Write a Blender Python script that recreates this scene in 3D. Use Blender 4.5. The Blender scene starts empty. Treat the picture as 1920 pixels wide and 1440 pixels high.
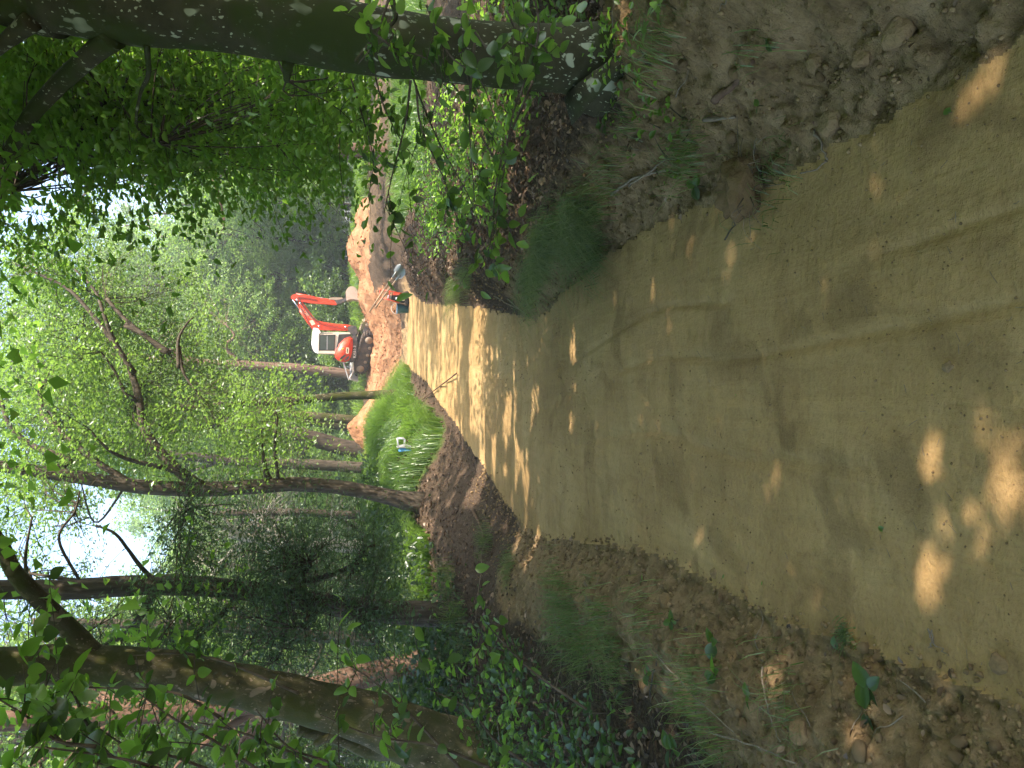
import bpy, math, random
import numpy as np
from mathutils import Vector, Matrix

S = bpy.context.scene
COL = S.collection
rng = np.random.default_rng(7)
random.seed(7)

# ------------------------------------------------------------------ camera
PITCH = math.radians(11.7)
EYE = np.array([0.0, 0.0, 1.6])
FPX = 1442.0
cam_d = bpy.data.cameras.new('camera')
cam = bpy.data.objects.new('camera', cam_d)
COL.objects.link(cam)
cam_d.sensor_width = 36.0
cam_d.lens = 36.0 * FPX / 1920.0
cam_d.clip_start = 0.05
cam_d.clip_end = 1200
# the phone was held upright: the picture's left side is up
back = Vector((0, -math.cos(PITCH), math.sin(PITCH)))
upv = Vector((0, math.sin(PITCH), math.cos(PITCH)))
xr = -upv
yr = Vector((1, 0, 0))
cam.matrix_world = Matrix(((xr.x, yr.x, back.x, EYE[0]), (xr.y, yr.y, back.y, EYE[1]), (xr.z, yr.z, back.z, EYE[2]), (0, 0, 0, 1)))
S.camera = cam

# ------------------------------------------------------------------ light
SUN = np.array([0.58, -0.24, 0.78]); SUN /= np.linalg.norm(SUN)
sun_el = math.asin(SUN[2]); sun_az = math.atan2(SUN[0], SUN[1])
w = bpy.data.worlds.new('World'); S.world = w; w.use_nodes = True
nt = w.node_tree; nt.nodes.clear()
sky = nt.nodes.new('ShaderNodeTexSky'); sky.sky_type = 'NISHITA'; sky.sun_disc = False
sky.sun_elevation = sun_el; sky.sun_rotation = sun_az
sky.air_density = 1.0; sky.dust_density = 2.5; sky.ozone_density = 1.0
bg = nt.nodes.new('ShaderNodeBackground'); bg.inputs['Strength'].default_value = 0.15
wo = nt.nodes.new('ShaderNodeOutputWorld')
nt.links.new(sky.outputs[0], bg.inputs[0]); nt.links.new(bg.outputs[0], wo.inputs[0])
sl = bpy.data.lights.new('sun', 'SUN'); sl.energy = 2.9; sl.angle = math.radians(0.53); sl.color = (1.0, 0.87, 0.77)
so = bpy.data.objects.new('sun', sl); COL.objects.link(so)
so.rotation_euler = Vector(-SUN).to_track_quat('-Z', 'Y').to_euler()
so.location = (20, 5, 40)
S.view_settings.view_transform = 'Standard'; S.view_settings.look = 'None'
S.view_settings.exposure = 2.15; S.view_settings.gamma = 1.0
S.view_settings.use_curve_mapping = False
S.render.engine = 'CYCLES'
cy = S.cycles
cy.max_bounces = 7; cy.diffuse_bounces = 4; cy.glossy_bounces = 2; cy.transmission_bounces = 5
cy.transparent_max_bounces = 6; cy.volume_bounces = 0
cy.sample_clamp_indirect = 6.0; cy.caustics_reflective = False; cy.caustics_refractive = False
cy.use_denoising = True
try: cy.denoiser = 'OPENIMAGEDENOISE'
except Exception: pass

# ------------------------------------------------------------------ helpers
def ray(px, py):
    """direction of the view ray through photo pixel, scaled to forward distance 1"""
    u = 1440.0 - py; v = px
    a = (u - 720) / FPX; b = (960 - v) / FPX
    F = np.array([0, math.cos(PITCH), -math.sin(PITCH)]); U = np.array([0, math.sin(PITCH), math.cos(PITCH)])
    d = F + a * np.array([1.0, 0, 0]) + b * U
    return d / d[1]

def at(px, py, Y):
    return EYE + ray(px, py) * Y

def project(P):
    """world points -> photo pixels"""
    P = np.atleast_2d(P) - EYE
    zc = P[:, 1] * math.cos(PITCH) - P[:, 2] * math.sin(PITCH)
    yc = P[:, 1] * math.sin(PITCH) + P[:, 2] * math.cos(PITCH)
    zc = np.where(zc < 0.01, 0.01, zc)
    return 960 - FPX * yc / zc, 1440 - (720 + FPX * P[:, 0] / zc), zc

def smooth(t):
    t = np.clip(t, 0, 1); return t * t * (3 - 2 * t)

def _hash(ix, iy, seed):
    h = (ix.astype(np.int64) * 374761393 + iy.astype(np.int64) * 668265263 + seed * 974634777) & 0xFFFFFFFF
    h = ((h ^ (h >> 13)) * 1274126177) & 0xFFFFFFFF
    return ((h ^ (h >> 16)) & 0xFFFF) / 65535.0

def vnoise(x, y, seed=0):
    x = np.asarray(x, float); y = np.asarray(y, float)
    ix = np.floor(x); iy = np.floor(y); fx = smooth(x - ix); fy = smooth(y - iy)
    a = _hash(ix, iy, seed); b = _hash(ix + 1, iy, seed); c = _hash(ix, iy + 1, seed); d = _hash(ix + 1, iy + 1, seed)
    return (a + (b - a) * fx) * (1 - fy) + (c + (d - c) * fx) * fy

def fbm(x, y, octv=4, seed=0, gain=0.5):
    s = 0; a = 1.0; t = 0
    for k in range(octv):
        s = s + a * (vnoise(x * 2 ** k + 13.7 * k, y * 2 ** k - 7.1 * k, seed + k) - 0.5); t += a; a *= gain
    return s / t * 2

def mesh_np(name, V, F, mat=None, smooth_sh=False, var=None, attrs=None):
    """fast mesh from arrays; F is (M,k) or list of such arrays"""
    V = np.asarray(V, np.float32)
    Fs = F if isinstance(F, list) else [F]
    Fs = [np.asarray(f, np.int32) for f in Fs if len(f)]
    me = bpy.data.meshes.new(name)
    me.vertices.add(len(V)); me.vertices.foreach_set('co', V.ravel())
    loops = np.concatenate([f.ravel() for f in Fs]); tot = np.concatenate([np.full(len(f), f.shape[1], np.int32) for f in Fs])
    start = np.concatenate([[0], np.cumsum(tot)[:-1]]).astype(np.int32)
    me.loops.add(len(loops)); me.loops.foreach_set('vertex_index', loops)
    me.polygons.add(len(tot)); me.polygons.foreach_set('loop_start', start)
    try: me.polygons.foreach_set('loop_total', tot)
    except Exception: pass
    if smooth_sh: me.polygons.foreach_set('use_smooth', np.ones(len(tot), bool))
    if var is not None:
        at_ = me.attributes.new('var', 'FLOAT', 'POINT'); at_.data.foreach_set('value', np.asarray(var, np.float32))
    for k, a in (attrs or {}).items():
        at_ = me.attributes.new(k, 'FLOAT', 'POINT'); at_.data.foreach_set('value', np.asarray(a, np.float32))
    me.update(calc_edges=True)
    if mat is not None: me.materials.append(mat)
    return me

def link(name, me, parent=None, kind=None, label=None, loc=None):
    o = bpy.data.objects.new(name, me); COL.objects.link(o)
    if parent is not None: o.parent = parent
    if loc is not None: o.location = loc
    if kind: o['kind'] = kind
    if label: o['label'] = label
    return o

def thing(name, label, cat, group=None, loc=(0, 0, 0), rz=0.0):
    o = bpy.data.objects.new(name, None); COL.objects.link(o); o.empty_display_size = 0.2
    o.location = loc; o.rotation_euler = (0, 0, rz)
    o['label'] = label; o['category'] = cat
    if group: o['group'] = group
    return o

def tag(o, label, cat=None, group=None, kind=None):
    o['label'] = label
    if cat: o['category'] = cat
    if group: o['group'] = group
    if kind: o['kind'] = kind
    return o

class MB:
    """collects arrays of geometry and joins them"""
    def __init__(s): s.V = []; s.F = {}; s.n = 0; s.var = []
    def add(s, V, F, var=0.5):
        V = np.asarray(V, float)
        for f in (F if isinstance(F, list) else [F]):
            f = np.asarray(f, np.int64)
            if len(f): s.F.setdefault(f.shape[1], []).append(f + s.n)
        s.V.append(V); s.n += len(V)
        s.var.append(np.full(len(V), var) if np.isscalar(var) else np.asarray(var))
        return s
    def mesh(s, name, mat, sm=False):
        return mesh_np(name, np.concatenate(s.V), [np.concatenate(f) for f in s.F.values()], mat, sm, np.concatenate(s.var))

def tube(pts, rad, n=8, cap=True, rough=0.0, seed=0):
    P = np.asarray(pts, float); R = np.broadcast_to(np.asarray(rad, float), (len(P),))
    T = np.gradient(P, axis=0); T /= np.linalg.norm(T, axis=1)[:, None] + 1e-9
    ref = np.array([0, 1.0, 0.2]) if abs(T[0][1]) < .8 else np.array([1.0, 0, 0])
    A = np.cross(T, ref); A /= np.linalg.norm(A, axis=1)[:, None] + 1e-9
    B = np.cross(T, A)
    th = np.linspace(0, 2 * np.pi, n, endpoint=False)
    rr = R[:, None] * np.ones(n)
    if rough:
        k = np.arange(len(P))[:, None] * 0.55
        rr = rr * (1 + rough * fbm(np.cos(th)[None] * 2 + 9 + seed, np.sin(th)[None] * 2 + k, 3, seed))
    V = P[:, None] + rr[..., None] * (np.cos(th)[None, :, None] * A[:, None] + np.sin(th)[None, :, None] * B[:, None])
    i = np.arange(len(P) - 1)[:, None]; j = np.arange(n)[None]
    F = np.stack([i * n + j, (i + 1) * n + j, (i + 1) * n + (j + 1) % n, i * n + (j + 1) % n], -1).reshape(-1, 4)
    V = V.reshape(-1, 3)
    Fl = [F]
    if cap:
        c = len(V); V = np.vstack([V, P[-1:] + T[-1:] * R[-1] * .3, P[:1]])
        j = np.arange(n); b = (len(P) - 1) * n
        Fl.append(np.vstack([np.stack([b + j, np.full(n, c), b + (j + 1) % n], -1), np.stack([(j + 1) % n, np.full(n, c + 1), j], -1)]))
    return V, Fl

def spline(pts, n):
    """Catmull-Rom through pts"""
    P = np.asarray(pts, float)
    if len(P) < 3:
        t = np.linspace(0, 1, n)[:, None]; return P[0] * (1 - t) + P[-1] * t
    P = np.vstack([2 * P[0] - P[1], P, 2 * P[-1] - P[-2]])
    out = []
    T = np.linspace(0, len(P) - 3 - 1e-6, n)
    for t in T:
        i = int(t); f = t - i
        a, b, c, d = P[i:i + 4]
        out.append(0.5 * (2 * b + (c - a) * f + (2 * a - 5 * b + 4 * c - d) * f * f + (3 * b - a - 3 * c + d) * f ** 3))
    return np.array(out)

# ------------------------------------------------------------------ materials
def new_mat(name):
    m = bpy.data.materials.new(name); m.use_nodes = True
    t = m.node_tree; t.nodes.clear()
    o = t.nodes.new('ShaderNodeOutputMaterial')
    return m, t, o
def N(t, typ, **kw):
    n = t.nodes.new(typ)
    for k, v in kw.items():
        if k in n.inputs: n.inputs[k].default_value = v
        else: setattr(n, k, v)
    return n
def ramp(t, stops, src, interp='LINEAR'):
    r = t.nodes.new('ShaderNodeValToRGB'); e = r.color_ramp; e.interpolation = interp
    while len(e.elements) < len(stops): e.elements.new(0.5)
    for el, (p, c) in zip(e.elements, stops):
        el.position = p; el.color = (*c, 1) if len(c) == 3 else c
    t.links.new(src, r.inputs[0]); return r
def mixc(t, fac, a, b, mode='MIX'):
    m = t.nodes.new('ShaderNodeMix'); m.data_type = 'RGBA'; m.blend_type = mode
    for s, v in ((m.inputs[0], fac), (m.inputs[6], a), (m.inputs[7], b)):
        if hasattr(v, 'is_linked') or hasattr(v, 'links'): t.links.new(v, s)
        elif isinstance(v, (int, float)): s.default_value = v
        else: s.default_value = (*v, 1)
    return m.outputs[2]
def noise(t, scale, detail=4, rough=0.55, vec=None, dist=0.0):
    n = t.nodes.new('ShaderNodeTexNoise'); n.inputs['Scale'].default_value = scale; n.inputs['Detail'].default_value = detail
    n.inputs['Roughness'].default_value = rough; n.inputs['Distortion'].default_value = dist
    if vec is not None: t.links.new(vec, n.inputs['Vector'])
    return n
def coords(t, scale=(1, 1, 1), kind='Object'):
    c = t.nodes.new('ShaderNodeTexCoord'); m = t.nodes.new('ShaderNodeMapping'); m.inputs['Scale'].default_value = scale
    t.links.new(c.outputs[kind], m.inputs[0]); return m.outputs[0]
def attr(t, name):
    a = t.nodes.new('ShaderNodeAttribute'); a.attribute_name = name; return a.outputs['Fac']
def bump(t, h, strength, dist=0.02, nrm=None):
    b = t.nodes.new('ShaderNodeBump'); b.inputs['Strength'].default_value = strength; b.inputs['Distance'].default_value = dist
    t.links.new(h, b.inputs['Height'])
    if nrm is not None: t.links.new(nrm, b.inputs['Normal'])
    return b.outputs[0]
def principled(t, o, col, rough=0.8, nrm=None, metal=0.0, spec=0.3):
    p = t.nodes.new('ShaderNodeBsdfPrincipled')
    if hasattr(col, 'links'): t.links.new(col, p.inputs['Base Color'])
    else: p.inputs['Base Color'].default_value = (*col, 1)
    p.inputs['Roughness'].default_value = rough; p.inputs['Metallic'].default_value = metal
    p.inputs['Specular IOR Level'].default_value = spec
    if nrm is not None: t.links.new(nrm, p.inputs['Normal'])
    t.links.new(p.outputs[0], o.inputs[0]); return p

def leaf_mat(name, dark, mid, light, trans, tfac=0.45, gloss=0.06):
    m, t, o = new_mat(name)
    v = attr(t, 'var')
    oi = t.nodes.new('ShaderNodeObjectInfo')
    ad = N(t, 'ShaderNodeMath', operation='MULTIPLY_ADD'); t.links.new(oi.outputs['Random'], ad.inputs[0]); ad.inputs[1].default_value = 0.25; t.links.new(v, ad.inputs[2])
    r = ramp(t, [(0.05, dark), (0.6, mid), (1.15 if False else 1.0, light)], ad.outputs[0])
    tr = mixc(t, ad.outputs[0], tuple(c * 0.8 for c in trans), tuple(min(1, c * 1.35) for c in trans))
    d = N(t, 'ShaderNodeBsdfDiffuse'); t.links.new(r.outputs[0], d.inputs[0])
    tl = N(t, 'ShaderNodeBsdfTranslucent'); t.links.new(tr, tl.inputs[0])
    mx = N(t, 'ShaderNodeMixShader'); mx.inputs[0].default_value = tfac
    t.links.new(d.outputs[0], mx.inputs[1]); t.links.new(tl.outputs[0], mx.inputs[2])
    g = N(t, 'ShaderNodeBsdfGlossy'); g.inputs['Roughness'].default_value = 0.38; g.inputs[0].default_value = (.8, .85, .8, 1)
    m2 = N(t, 'ShaderNodeMixShader'); m2.inputs[0].default_value = gloss
    t.links.new(mx.outputs[0], m2.inputs[1]); t.links.new(g.outputs[0], m2.inputs[2])
    t.links.new(m2.outputs[0], o.inputs[0])
    return m

M = {}
M['beech_leaf'] = leaf_mat('beech_leaf', (.04, .095, .018), (.065, .135, .022), (.10, .17, .03), (.27, .48, .045), 0.58)
M['fresh_leaf'] = leaf_mat('fresh_leaf', (.05, .11, .022), (.085, .155, .03), (.14, .205, .04), (.25, .42, .06), 0.5)
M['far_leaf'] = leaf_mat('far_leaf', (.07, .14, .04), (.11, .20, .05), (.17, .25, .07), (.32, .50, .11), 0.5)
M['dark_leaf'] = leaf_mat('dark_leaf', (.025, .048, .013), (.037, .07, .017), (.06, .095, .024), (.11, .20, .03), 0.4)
M['needle'] = leaf_mat('needle', (.028, .06, .027), (.046, .09, .034), (.08, .13, .046), (.13, .23, .06), 0.38)
M['grass'] = leaf_mat('grass', (.05, .10, .02), (.075, .15, .025), (.13, .19, .05), (.22, .38, .04), 0.45)
M['dry_mix_grass'] = leaf_mat('dry_mix_grass', (.045, .085, .018), (.075, .125, .027), (.21, .20, .08), (.18, .30, .04), 0.4)  # duller green with dry brownish blades mixed in
M['litter'] = leaf_mat('litter', (.06, .038, .022), (.125, .08, .048), (.28, .19, .125), (.12, .065, .03), 0.15, 0.03)

def bark_mat(name, c1, c2, c3, scale=(14, 14, 2.5), bumpst=0.7, lichen=None, moss=None):
    m, t, o = new_mat(name)
    v = coords(t, scale); n = noise(t, 1.0, 6, .65, v); n2 = noise(t, 3.5, 3, .5, coords(t))
    c = ramp(t, [(.3, c1), (.5, c2), (.72, c3)], n.outputs[0]).outputs[0]
    if lichen:
        co = coords(t, (1, 1, .7))
        mot = noise(t, 4.5, 5, .7, co)
        c = mixc(t, ramp(t, [(.42, (0, 0, 0)), (.62, (.8, .8, .8))], mot.outputs[0]).outputs[0], c, (.055, .052, .026))
        for sc_, lo, hi in ((9, .655, .675), (26, .66, .68), (60, .67, .69)):
            ln = noise(t, sc_, 2, .45, co)
            c = mixc(t, ramp(t, [(lo, (0, 0, 0)), (hi, (1, 1, 1))], ln.outputs[0]).outputs[0], c, lichen)
    if moss:
        r = ramp(t, [(.46, (0, 0, 0)), (.6, (1, 1, 1))], n2.outputs[0])
        c = mixc(t, r.outputs[0], c, moss)
    principled(t, o, c, .9, bump(t, n.outputs[0], bumpst, .02), spec=.15)
    return m
M['beech_bark'] = bark_mat('beech_bark', (.02, .02, .009), (.034, .033, .015), (.06, .056, .028), (5, 5, 9), .35, lichen=(.30, .32, .22), moss=(.03, .042, .008))
M['bark'] = bark_mat('bark', (.03, .024, .017), (.075, .06, .042), (.14, .115, .085), (22, 22, 3.5), 1.0)
M['bark_red'] = bark_mat('bark_red', (.06, .035, .022), (.14, .085, .055), (.22, .15, .10), (18, 18, 3), .9)
M['bark_pine'] = bark_mat('bark_pine', (.07, .045, .03), (.16, .10, .068), (.25, .17, .12), (12, 12, 2), .8)
M['bark_moss'] = bark_mat('bark_moss', (.03, .028, .012), (.075, .068, .03), (.17, .14, .08), (9, 9, 6), 1.0, lichen=(.20, .16, .115), moss=(.05, .055, .012))
M['bark_pale'] = bark_mat('bark_pale', (.22, .20, .14), (.36, .33, .25), (.48, .45, .36), (8, 8, 2), .5)
M['deadwood'] = bark_mat('deadwood', (.13, .10, .07), (.22, .175, .125), (.32, .27, .20), (30, 30, 4), .5)

def ground_mats():
    # trodden path
    m, t, o = new_mat('trodden_soil')
    v = coords(t); vs = coords(t, (1.0, 2.2, 1)); 
    n1 = noise(t, .9, 5, .6, v, .6); n2 = noise(t, 6, 6, .7, vs, .3); n3 = noise(t, 60, 4, .7, v); n4 = noise(t, 260, 2, .6, v)
    c = ramp(t, [(.3, (.295, .188, .080)), (.52, (.375, .246, .106)), (.72, (.435, .305, .145))], n1.outputs[0]).outputs[0]
    c = mixc(t, .6, c, ramp(t, [(.3, (.42, .40, .34)), (.5, (.5, .5, .5)), (.75, (.62, .60, .55))], n2.outputs[0]).outputs[0], 'OVERLAY')
    c = mixc(t, .35, c, ramp(t, [(.32, (.28, .27, .24)), (.5, (.5, .5, .5)), (.8, (.7, .68, .62))], n3.outputs[0]).outputs[0], 'OVERLAY')
    c = mixc(t, attr(t, 'orange'), c, mixc(t, n2.outputs[0], (.34, .20, .11), (.50, .32, .20)))
    n5 = noise(t, 1.0, 5, .65, coords(t, (11, 1.3, 1)), 1.2)
    c = mixc(t, .30, c, ramp(t, [(.36, (.36, .35, .31)), (.5, (.5, .5, .5)), (.64, (.60, .59, .56))], n5.outputs[0]).outputs[0], 'OVERLAY')
    n6 = noise(t, 2.6, 3, .5, v, .8)
    crumb = ramp(t, [(.52, (0, 0, 0)), (.62, (1, 1, 1))], n6.outputs[0])
    n7 = noise(t, 130, 5, .8, v)
    sp = ramp(t, [(.40, (.25, .22, .17)), (.5, (.5, .5, .5)), (.62, (.62, .60, .56))], n7.outputs[0])
    mm = N(t, 'ShaderNodeMath', operation='MULTIPLY'); t.links.new(crumb.outputs[0], mm.inputs[0]); mm.inputs[1].default_value = .28
    c = mixc(t, mm.outputs[0], c, mixc(t, 1.0, c, sp.outputs[0], 'OVERLAY'))
    b = bump(t, n5.outputs[0], .5, .015); b = bump(t, n2.outputs[0], .7, .02, b); b = bump(t, n3.outputs[0], .9, .007, b)
    hh = N(t, 'ShaderNodeMath', operation='MULTIPLY'); t.links.new(n7.outputs[0], hh.inputs[0]); t.links.new(crumb.outputs[0], hh.inputs[1])
    b = bump(t, hh.outputs[0], 1.0, .008, b); b = bump(t, n4.outputs[0], .4, .002, b)
    principled(t, o, c, .92, b, spec=.15)
    M['path'] = m
    # forest floor
    m, t, o = new_mat('forest_floor')
    n1 = noise(t, 1.1, 5, .65, v := coords(t)); n2 = noise(t, 9, 6, .7, v); n3 = noise(t, 55, 5, .75, v); n4 = noise(t, 230, 3, .6, v)
    litter = ramp(t, [(.3, (.03, .021, .013)), (.5, (.075, .052, .033)), (.7, (.16, .112, .073))], n3.outputs[0]).outputs[0]
    soil = ramp(t, [(.3, (.13, .085, .042)), (.5, (.25, .17, .085)), (.72, (.36, .255, .14))], n2.outputs[0]).outputs[0]
    soil = mixc(t, .5, soil, ramp(t, [(.3, (.25, .25, .25)), (.5, (.5, .5, .5)), (.75, (.68, .66, .62))], n3.outputs[0]).outputs[0], 'OVERLAY')
    green = ramp(t, [(.3, (.03, .055, .012)), (.55, (.06, .11, .02)), (.75, (.10, .15, .035))], n3.outputs[0]).outputs[0]
    orange = ramp(t, [(.3, (.26, .13, .06)), (.5, (.38, .20, .10)), (.75, (.48, .29, .17))], n2.outputs[0]).outputs[0]
    def soft(src, amount):
        a = N(t, 'ShaderNodeMath', operation='MULTIPLY_ADD'); t.links.new(n2.outputs[0], a.inputs[0]); a.inputs[1].default_value = amount; t.links.new(src, a.inputs[2])
        r = ramp(t, [(.5 + amount / 2 - .12, (0, 0, 0)), (min(1, .5 + amount / 2 + .12), (1, 1, 1))], a.outputs[0]); return r.outputs[0]
    c = mixc(t, soft(attr(t, 'soil'), .5), litter, soil)
    c = mixc(t, soft(attr(t, 'green'), .4), c, green)
    c = mixc(t, soft(attr(t, 'orange'), .3), c, orange)
    b = bump(t, n2.outputs[0], .7, .05); b = bump(t, n3.outputs[0], .9, .015, b); b = bump(t, n4.outputs[0], .5, .003, b)
    principled(t, o, c, .95, b, spec=.12)
    M['floor'] = m
    # spoil heap
    m, t, o = new_mat('orange_spoil')
    n1 = noise(t, 2.2, 6, .7, v := coords(t)); n2 = noise(t, 14, 6, .75, v)
    c = ramp(t, [(.30, (.12, .06, .032)), (.48, (.31, .155, .075)), (.7, (.43, .25, .14))], n1.outputs[0]).outputs[0]
    c = mixc(t, .7, c, ramp(t, [(.28, (.18, .17, .16)), (.45, (.5, .5, .5)), (.75, (.68, .66, .62))], n2.outputs[0]).outputs[0], 'OVERLAY')
    principled(t, o, c, .95, bump(t, n2.outputs[0], .9, .06), spec=.12)
    M['orange'] = m
    # clods
    m, t, o = new_mat('soil_clod')
    n1 = noise(t, 8, 5, .7, coords(t)); n2 = noise(t, 90, 4, .7, coords(t))
    r = mixc(t, attr(t, 'var'), (.16, .105, .05), (.32, .22, .115))
    c = mixc(t, .6, r, ramp(t, [(.3, (.3, .3, .3)), (.5, (.5, .5, .5)), (.75, (.66, .65, .62))], n2.outputs[0]).outputs[0], 'OVERLAY')
    principled(t, o, c, .95, bump(t, n2.outputs[0], .8, .01), spec=.12)
    M['clod'] = m
    m, t, o = new_mat('topsoil_lump')
    c = mixc(t, attr(t, 'var'), (.05, .034, .022), (.15, .10, .068)); principled(t, o, c, .95, spec=.1); M['topsoil'] = m
ground_mats()

def plain(name, col, rough=.5, metal=0.0, spec=.4, dirt=0.0, bumpy=0.0):
    m, t, o = new_mat(name)
    c = col
    n = noise(t, 7, 5, .65, coords(t))
    if dirt:
        r = ramp(t, [(.42, (0, 0, 0)), (.68, (1, 1, 1))], n.outputs[0])
        mu = N(t, 'ShaderNodeMath', operation='MULTIPLY'); t.links.new(r.outputs[0], mu.inputs[0]); mu.inputs[1].default_value = dirt
        c = mixc(t, mu.outputs[0], col, (.36, .24, .15))
    nn = bump(t, noise(t, 60, 3).outputs[0], bumpy, .01) if bumpy else None
    principled(t, o, c, rough, nn, metal, spec)
    return m
M['orange_paint'] = plain('orange_red_paint', (.75, .055, .018), .35, dirt=.12)
M['cream_paint'] = plain('cream_paint', (.66, .60, .48), .45, dirt=.25)
M['white_roof'] = plain('white_roof_paint', (.8, .8, .78), .4, dirt=.1)
M['dark_grey'] = plain('dark_grey_paint', (.045, .045, .05), .5, dirt=.3)
M['black'] = plain('black_plastic', (.015, .015, .016), .6, dirt=.1)
M['rubber'] = plain('track_rubber', (.03, .027, .024), .85, dirt=.35, bumpy=.5)
M['muddy_steel'] = plain('muddy_steel', (.34, .27, .20), .6, dirt=.8, bumpy=.4)
M['bucket_steel'] = plain('pale_bucket_paint', (.50, .40, .32), .45, dirt=.5)
M['chrome'] = plain('chrome_rod', (.75, .76, .78), .15, metal=1.0)
M['glass'] = plain('dark_glass', (.05, .06, .055), .08, spec=.6)
M['sticker'] = plain('pale_sticker', (.62, .50, .34), .6)
M['white_print'] = plain('white_lettering', (.8, .78, .72), .6)
M['silver'] = plain('silver_metal', (.62, .63, .66), .35, metal=.4)
M['blue'] = plain('blue_plastic', (.05, .18, .30), .45, dirt=.15)
M['light_blue'] = plain('light_blue_plastic', (.10, .34, .62), .45, dirt=.1)
M['grey_plastic'] = plain('grey_plastic', (.38, .38, .39), .5, dirt=.15)
M['wood'] = plain('handle_wood', (.40, .27, .17), .6, dirt=.3)
M['shovel_steel'] = plain('shovel_steel', (.22, .25, .24), .45, metal=.5, dirt=.3)
M['red_frame'] = plain('red_frame_paint', (.62, .07, .03), .45, dirt=.4)

# ------------------------------------------------------------------ terrain
zp_t = ([-40, 5.0, 6.5, 8.5, 10, 12, 14, 16, 18, 20, 22, 24, 26, 29, 33, 40, 50, 70, 400],
        [0, 0.0, -.05, -.16, -.12, .0, .12, .17, .15, .08, .03, .10, .26, .48, .76, 1.2, 1.42, 1.5, 1.5])
def zp(y): return np.interp(y, *zp_t)

EDGES = [(760, 545, 690), (775, 552, 695), (790, 565, 705), (800, 570, 715), (840, 572, 775), (880, 575, 835), (920, 580, 895), (960, 592, 960),
         (1000, 600, 1005), (1030, 585, 1012), (1060, 545, 1012), (1100, 510, 1015), (1150, 470, 1020), (1200, 435, 1025), (1250, 410, 1040), (1300, 398, 1075), (1350, 392, 1110),
         (1400, 375, 1135), (1500, 320, 1170), (1600, 265, 1205), (1700, 215, 1240), (1800, 160, 1270), (1910, 90, 1310)]
def hit(px, py, zf):
    d = ray(px, py); Y = np.linspace(1.0, 60, 6000); z = EYE[2] + d[2] * Y; g = zf(Y)
    k = np.argmax(z <= g); return Y[k], d[0] * Y[k]
_l = sorted([(*hit(v, yl, zp),) for v, yr_, yl in EDGES]); _r = sorted([(*hit(v, yr_, zp),) for v, yr_, yl in EDGES])
def _clean(L):
    out = [];
    for y, x in L:
        if not out or y > out[-1][0] + .05: out.append((y, x))
    a = np.array(out); return a[:, 0], a[:, 1]
Ly, Lx = _clean(_l); Ry, Rx = _clean(_r)
print('path edges', list(zip(Ly.round(1), Lx.round(2)))[-6:], list(zip(Ry.round(1), Rx.round(2)))[-6:])
def XL(y): return np.interp(y, Ly, Lx)
def XR(y): return np.interp(y, Ry, Rx)

hL_t = ([-40, 3, 4, 6, 8, 10, 12, 14, 17, 20, 24, 30, 40, 60, 400], [.05, .06, .08, .15, .28, .42, .52, .74, .93, .95, .95, 1.05, 1.3, 1.5, 1.5])
hR_t = ([-40, 1, 3, 4.5, 6, 8, 10, 13, 16, 20, 25, 32, 45, 60, 400], [.60, .66, .46, .35, .30, .26, .28, .33, .40, .58, .85, 1.12, 1.42, 1.52, 1.52])

HEAPS = [  # cx, cy, rx, ry, top z (absolute-ish add), power
    (5.0, 30.5, 1.8, 3.6, .66), (3.3, 30.5, 1.8, 3.2, .42), (1.2, 27.0, 2.2, 1.9, .16), (-1.3, 27.2, 1.2, 1.6, .38), (6.3, 30.0, 1.0, 2.0, .4)]

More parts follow.
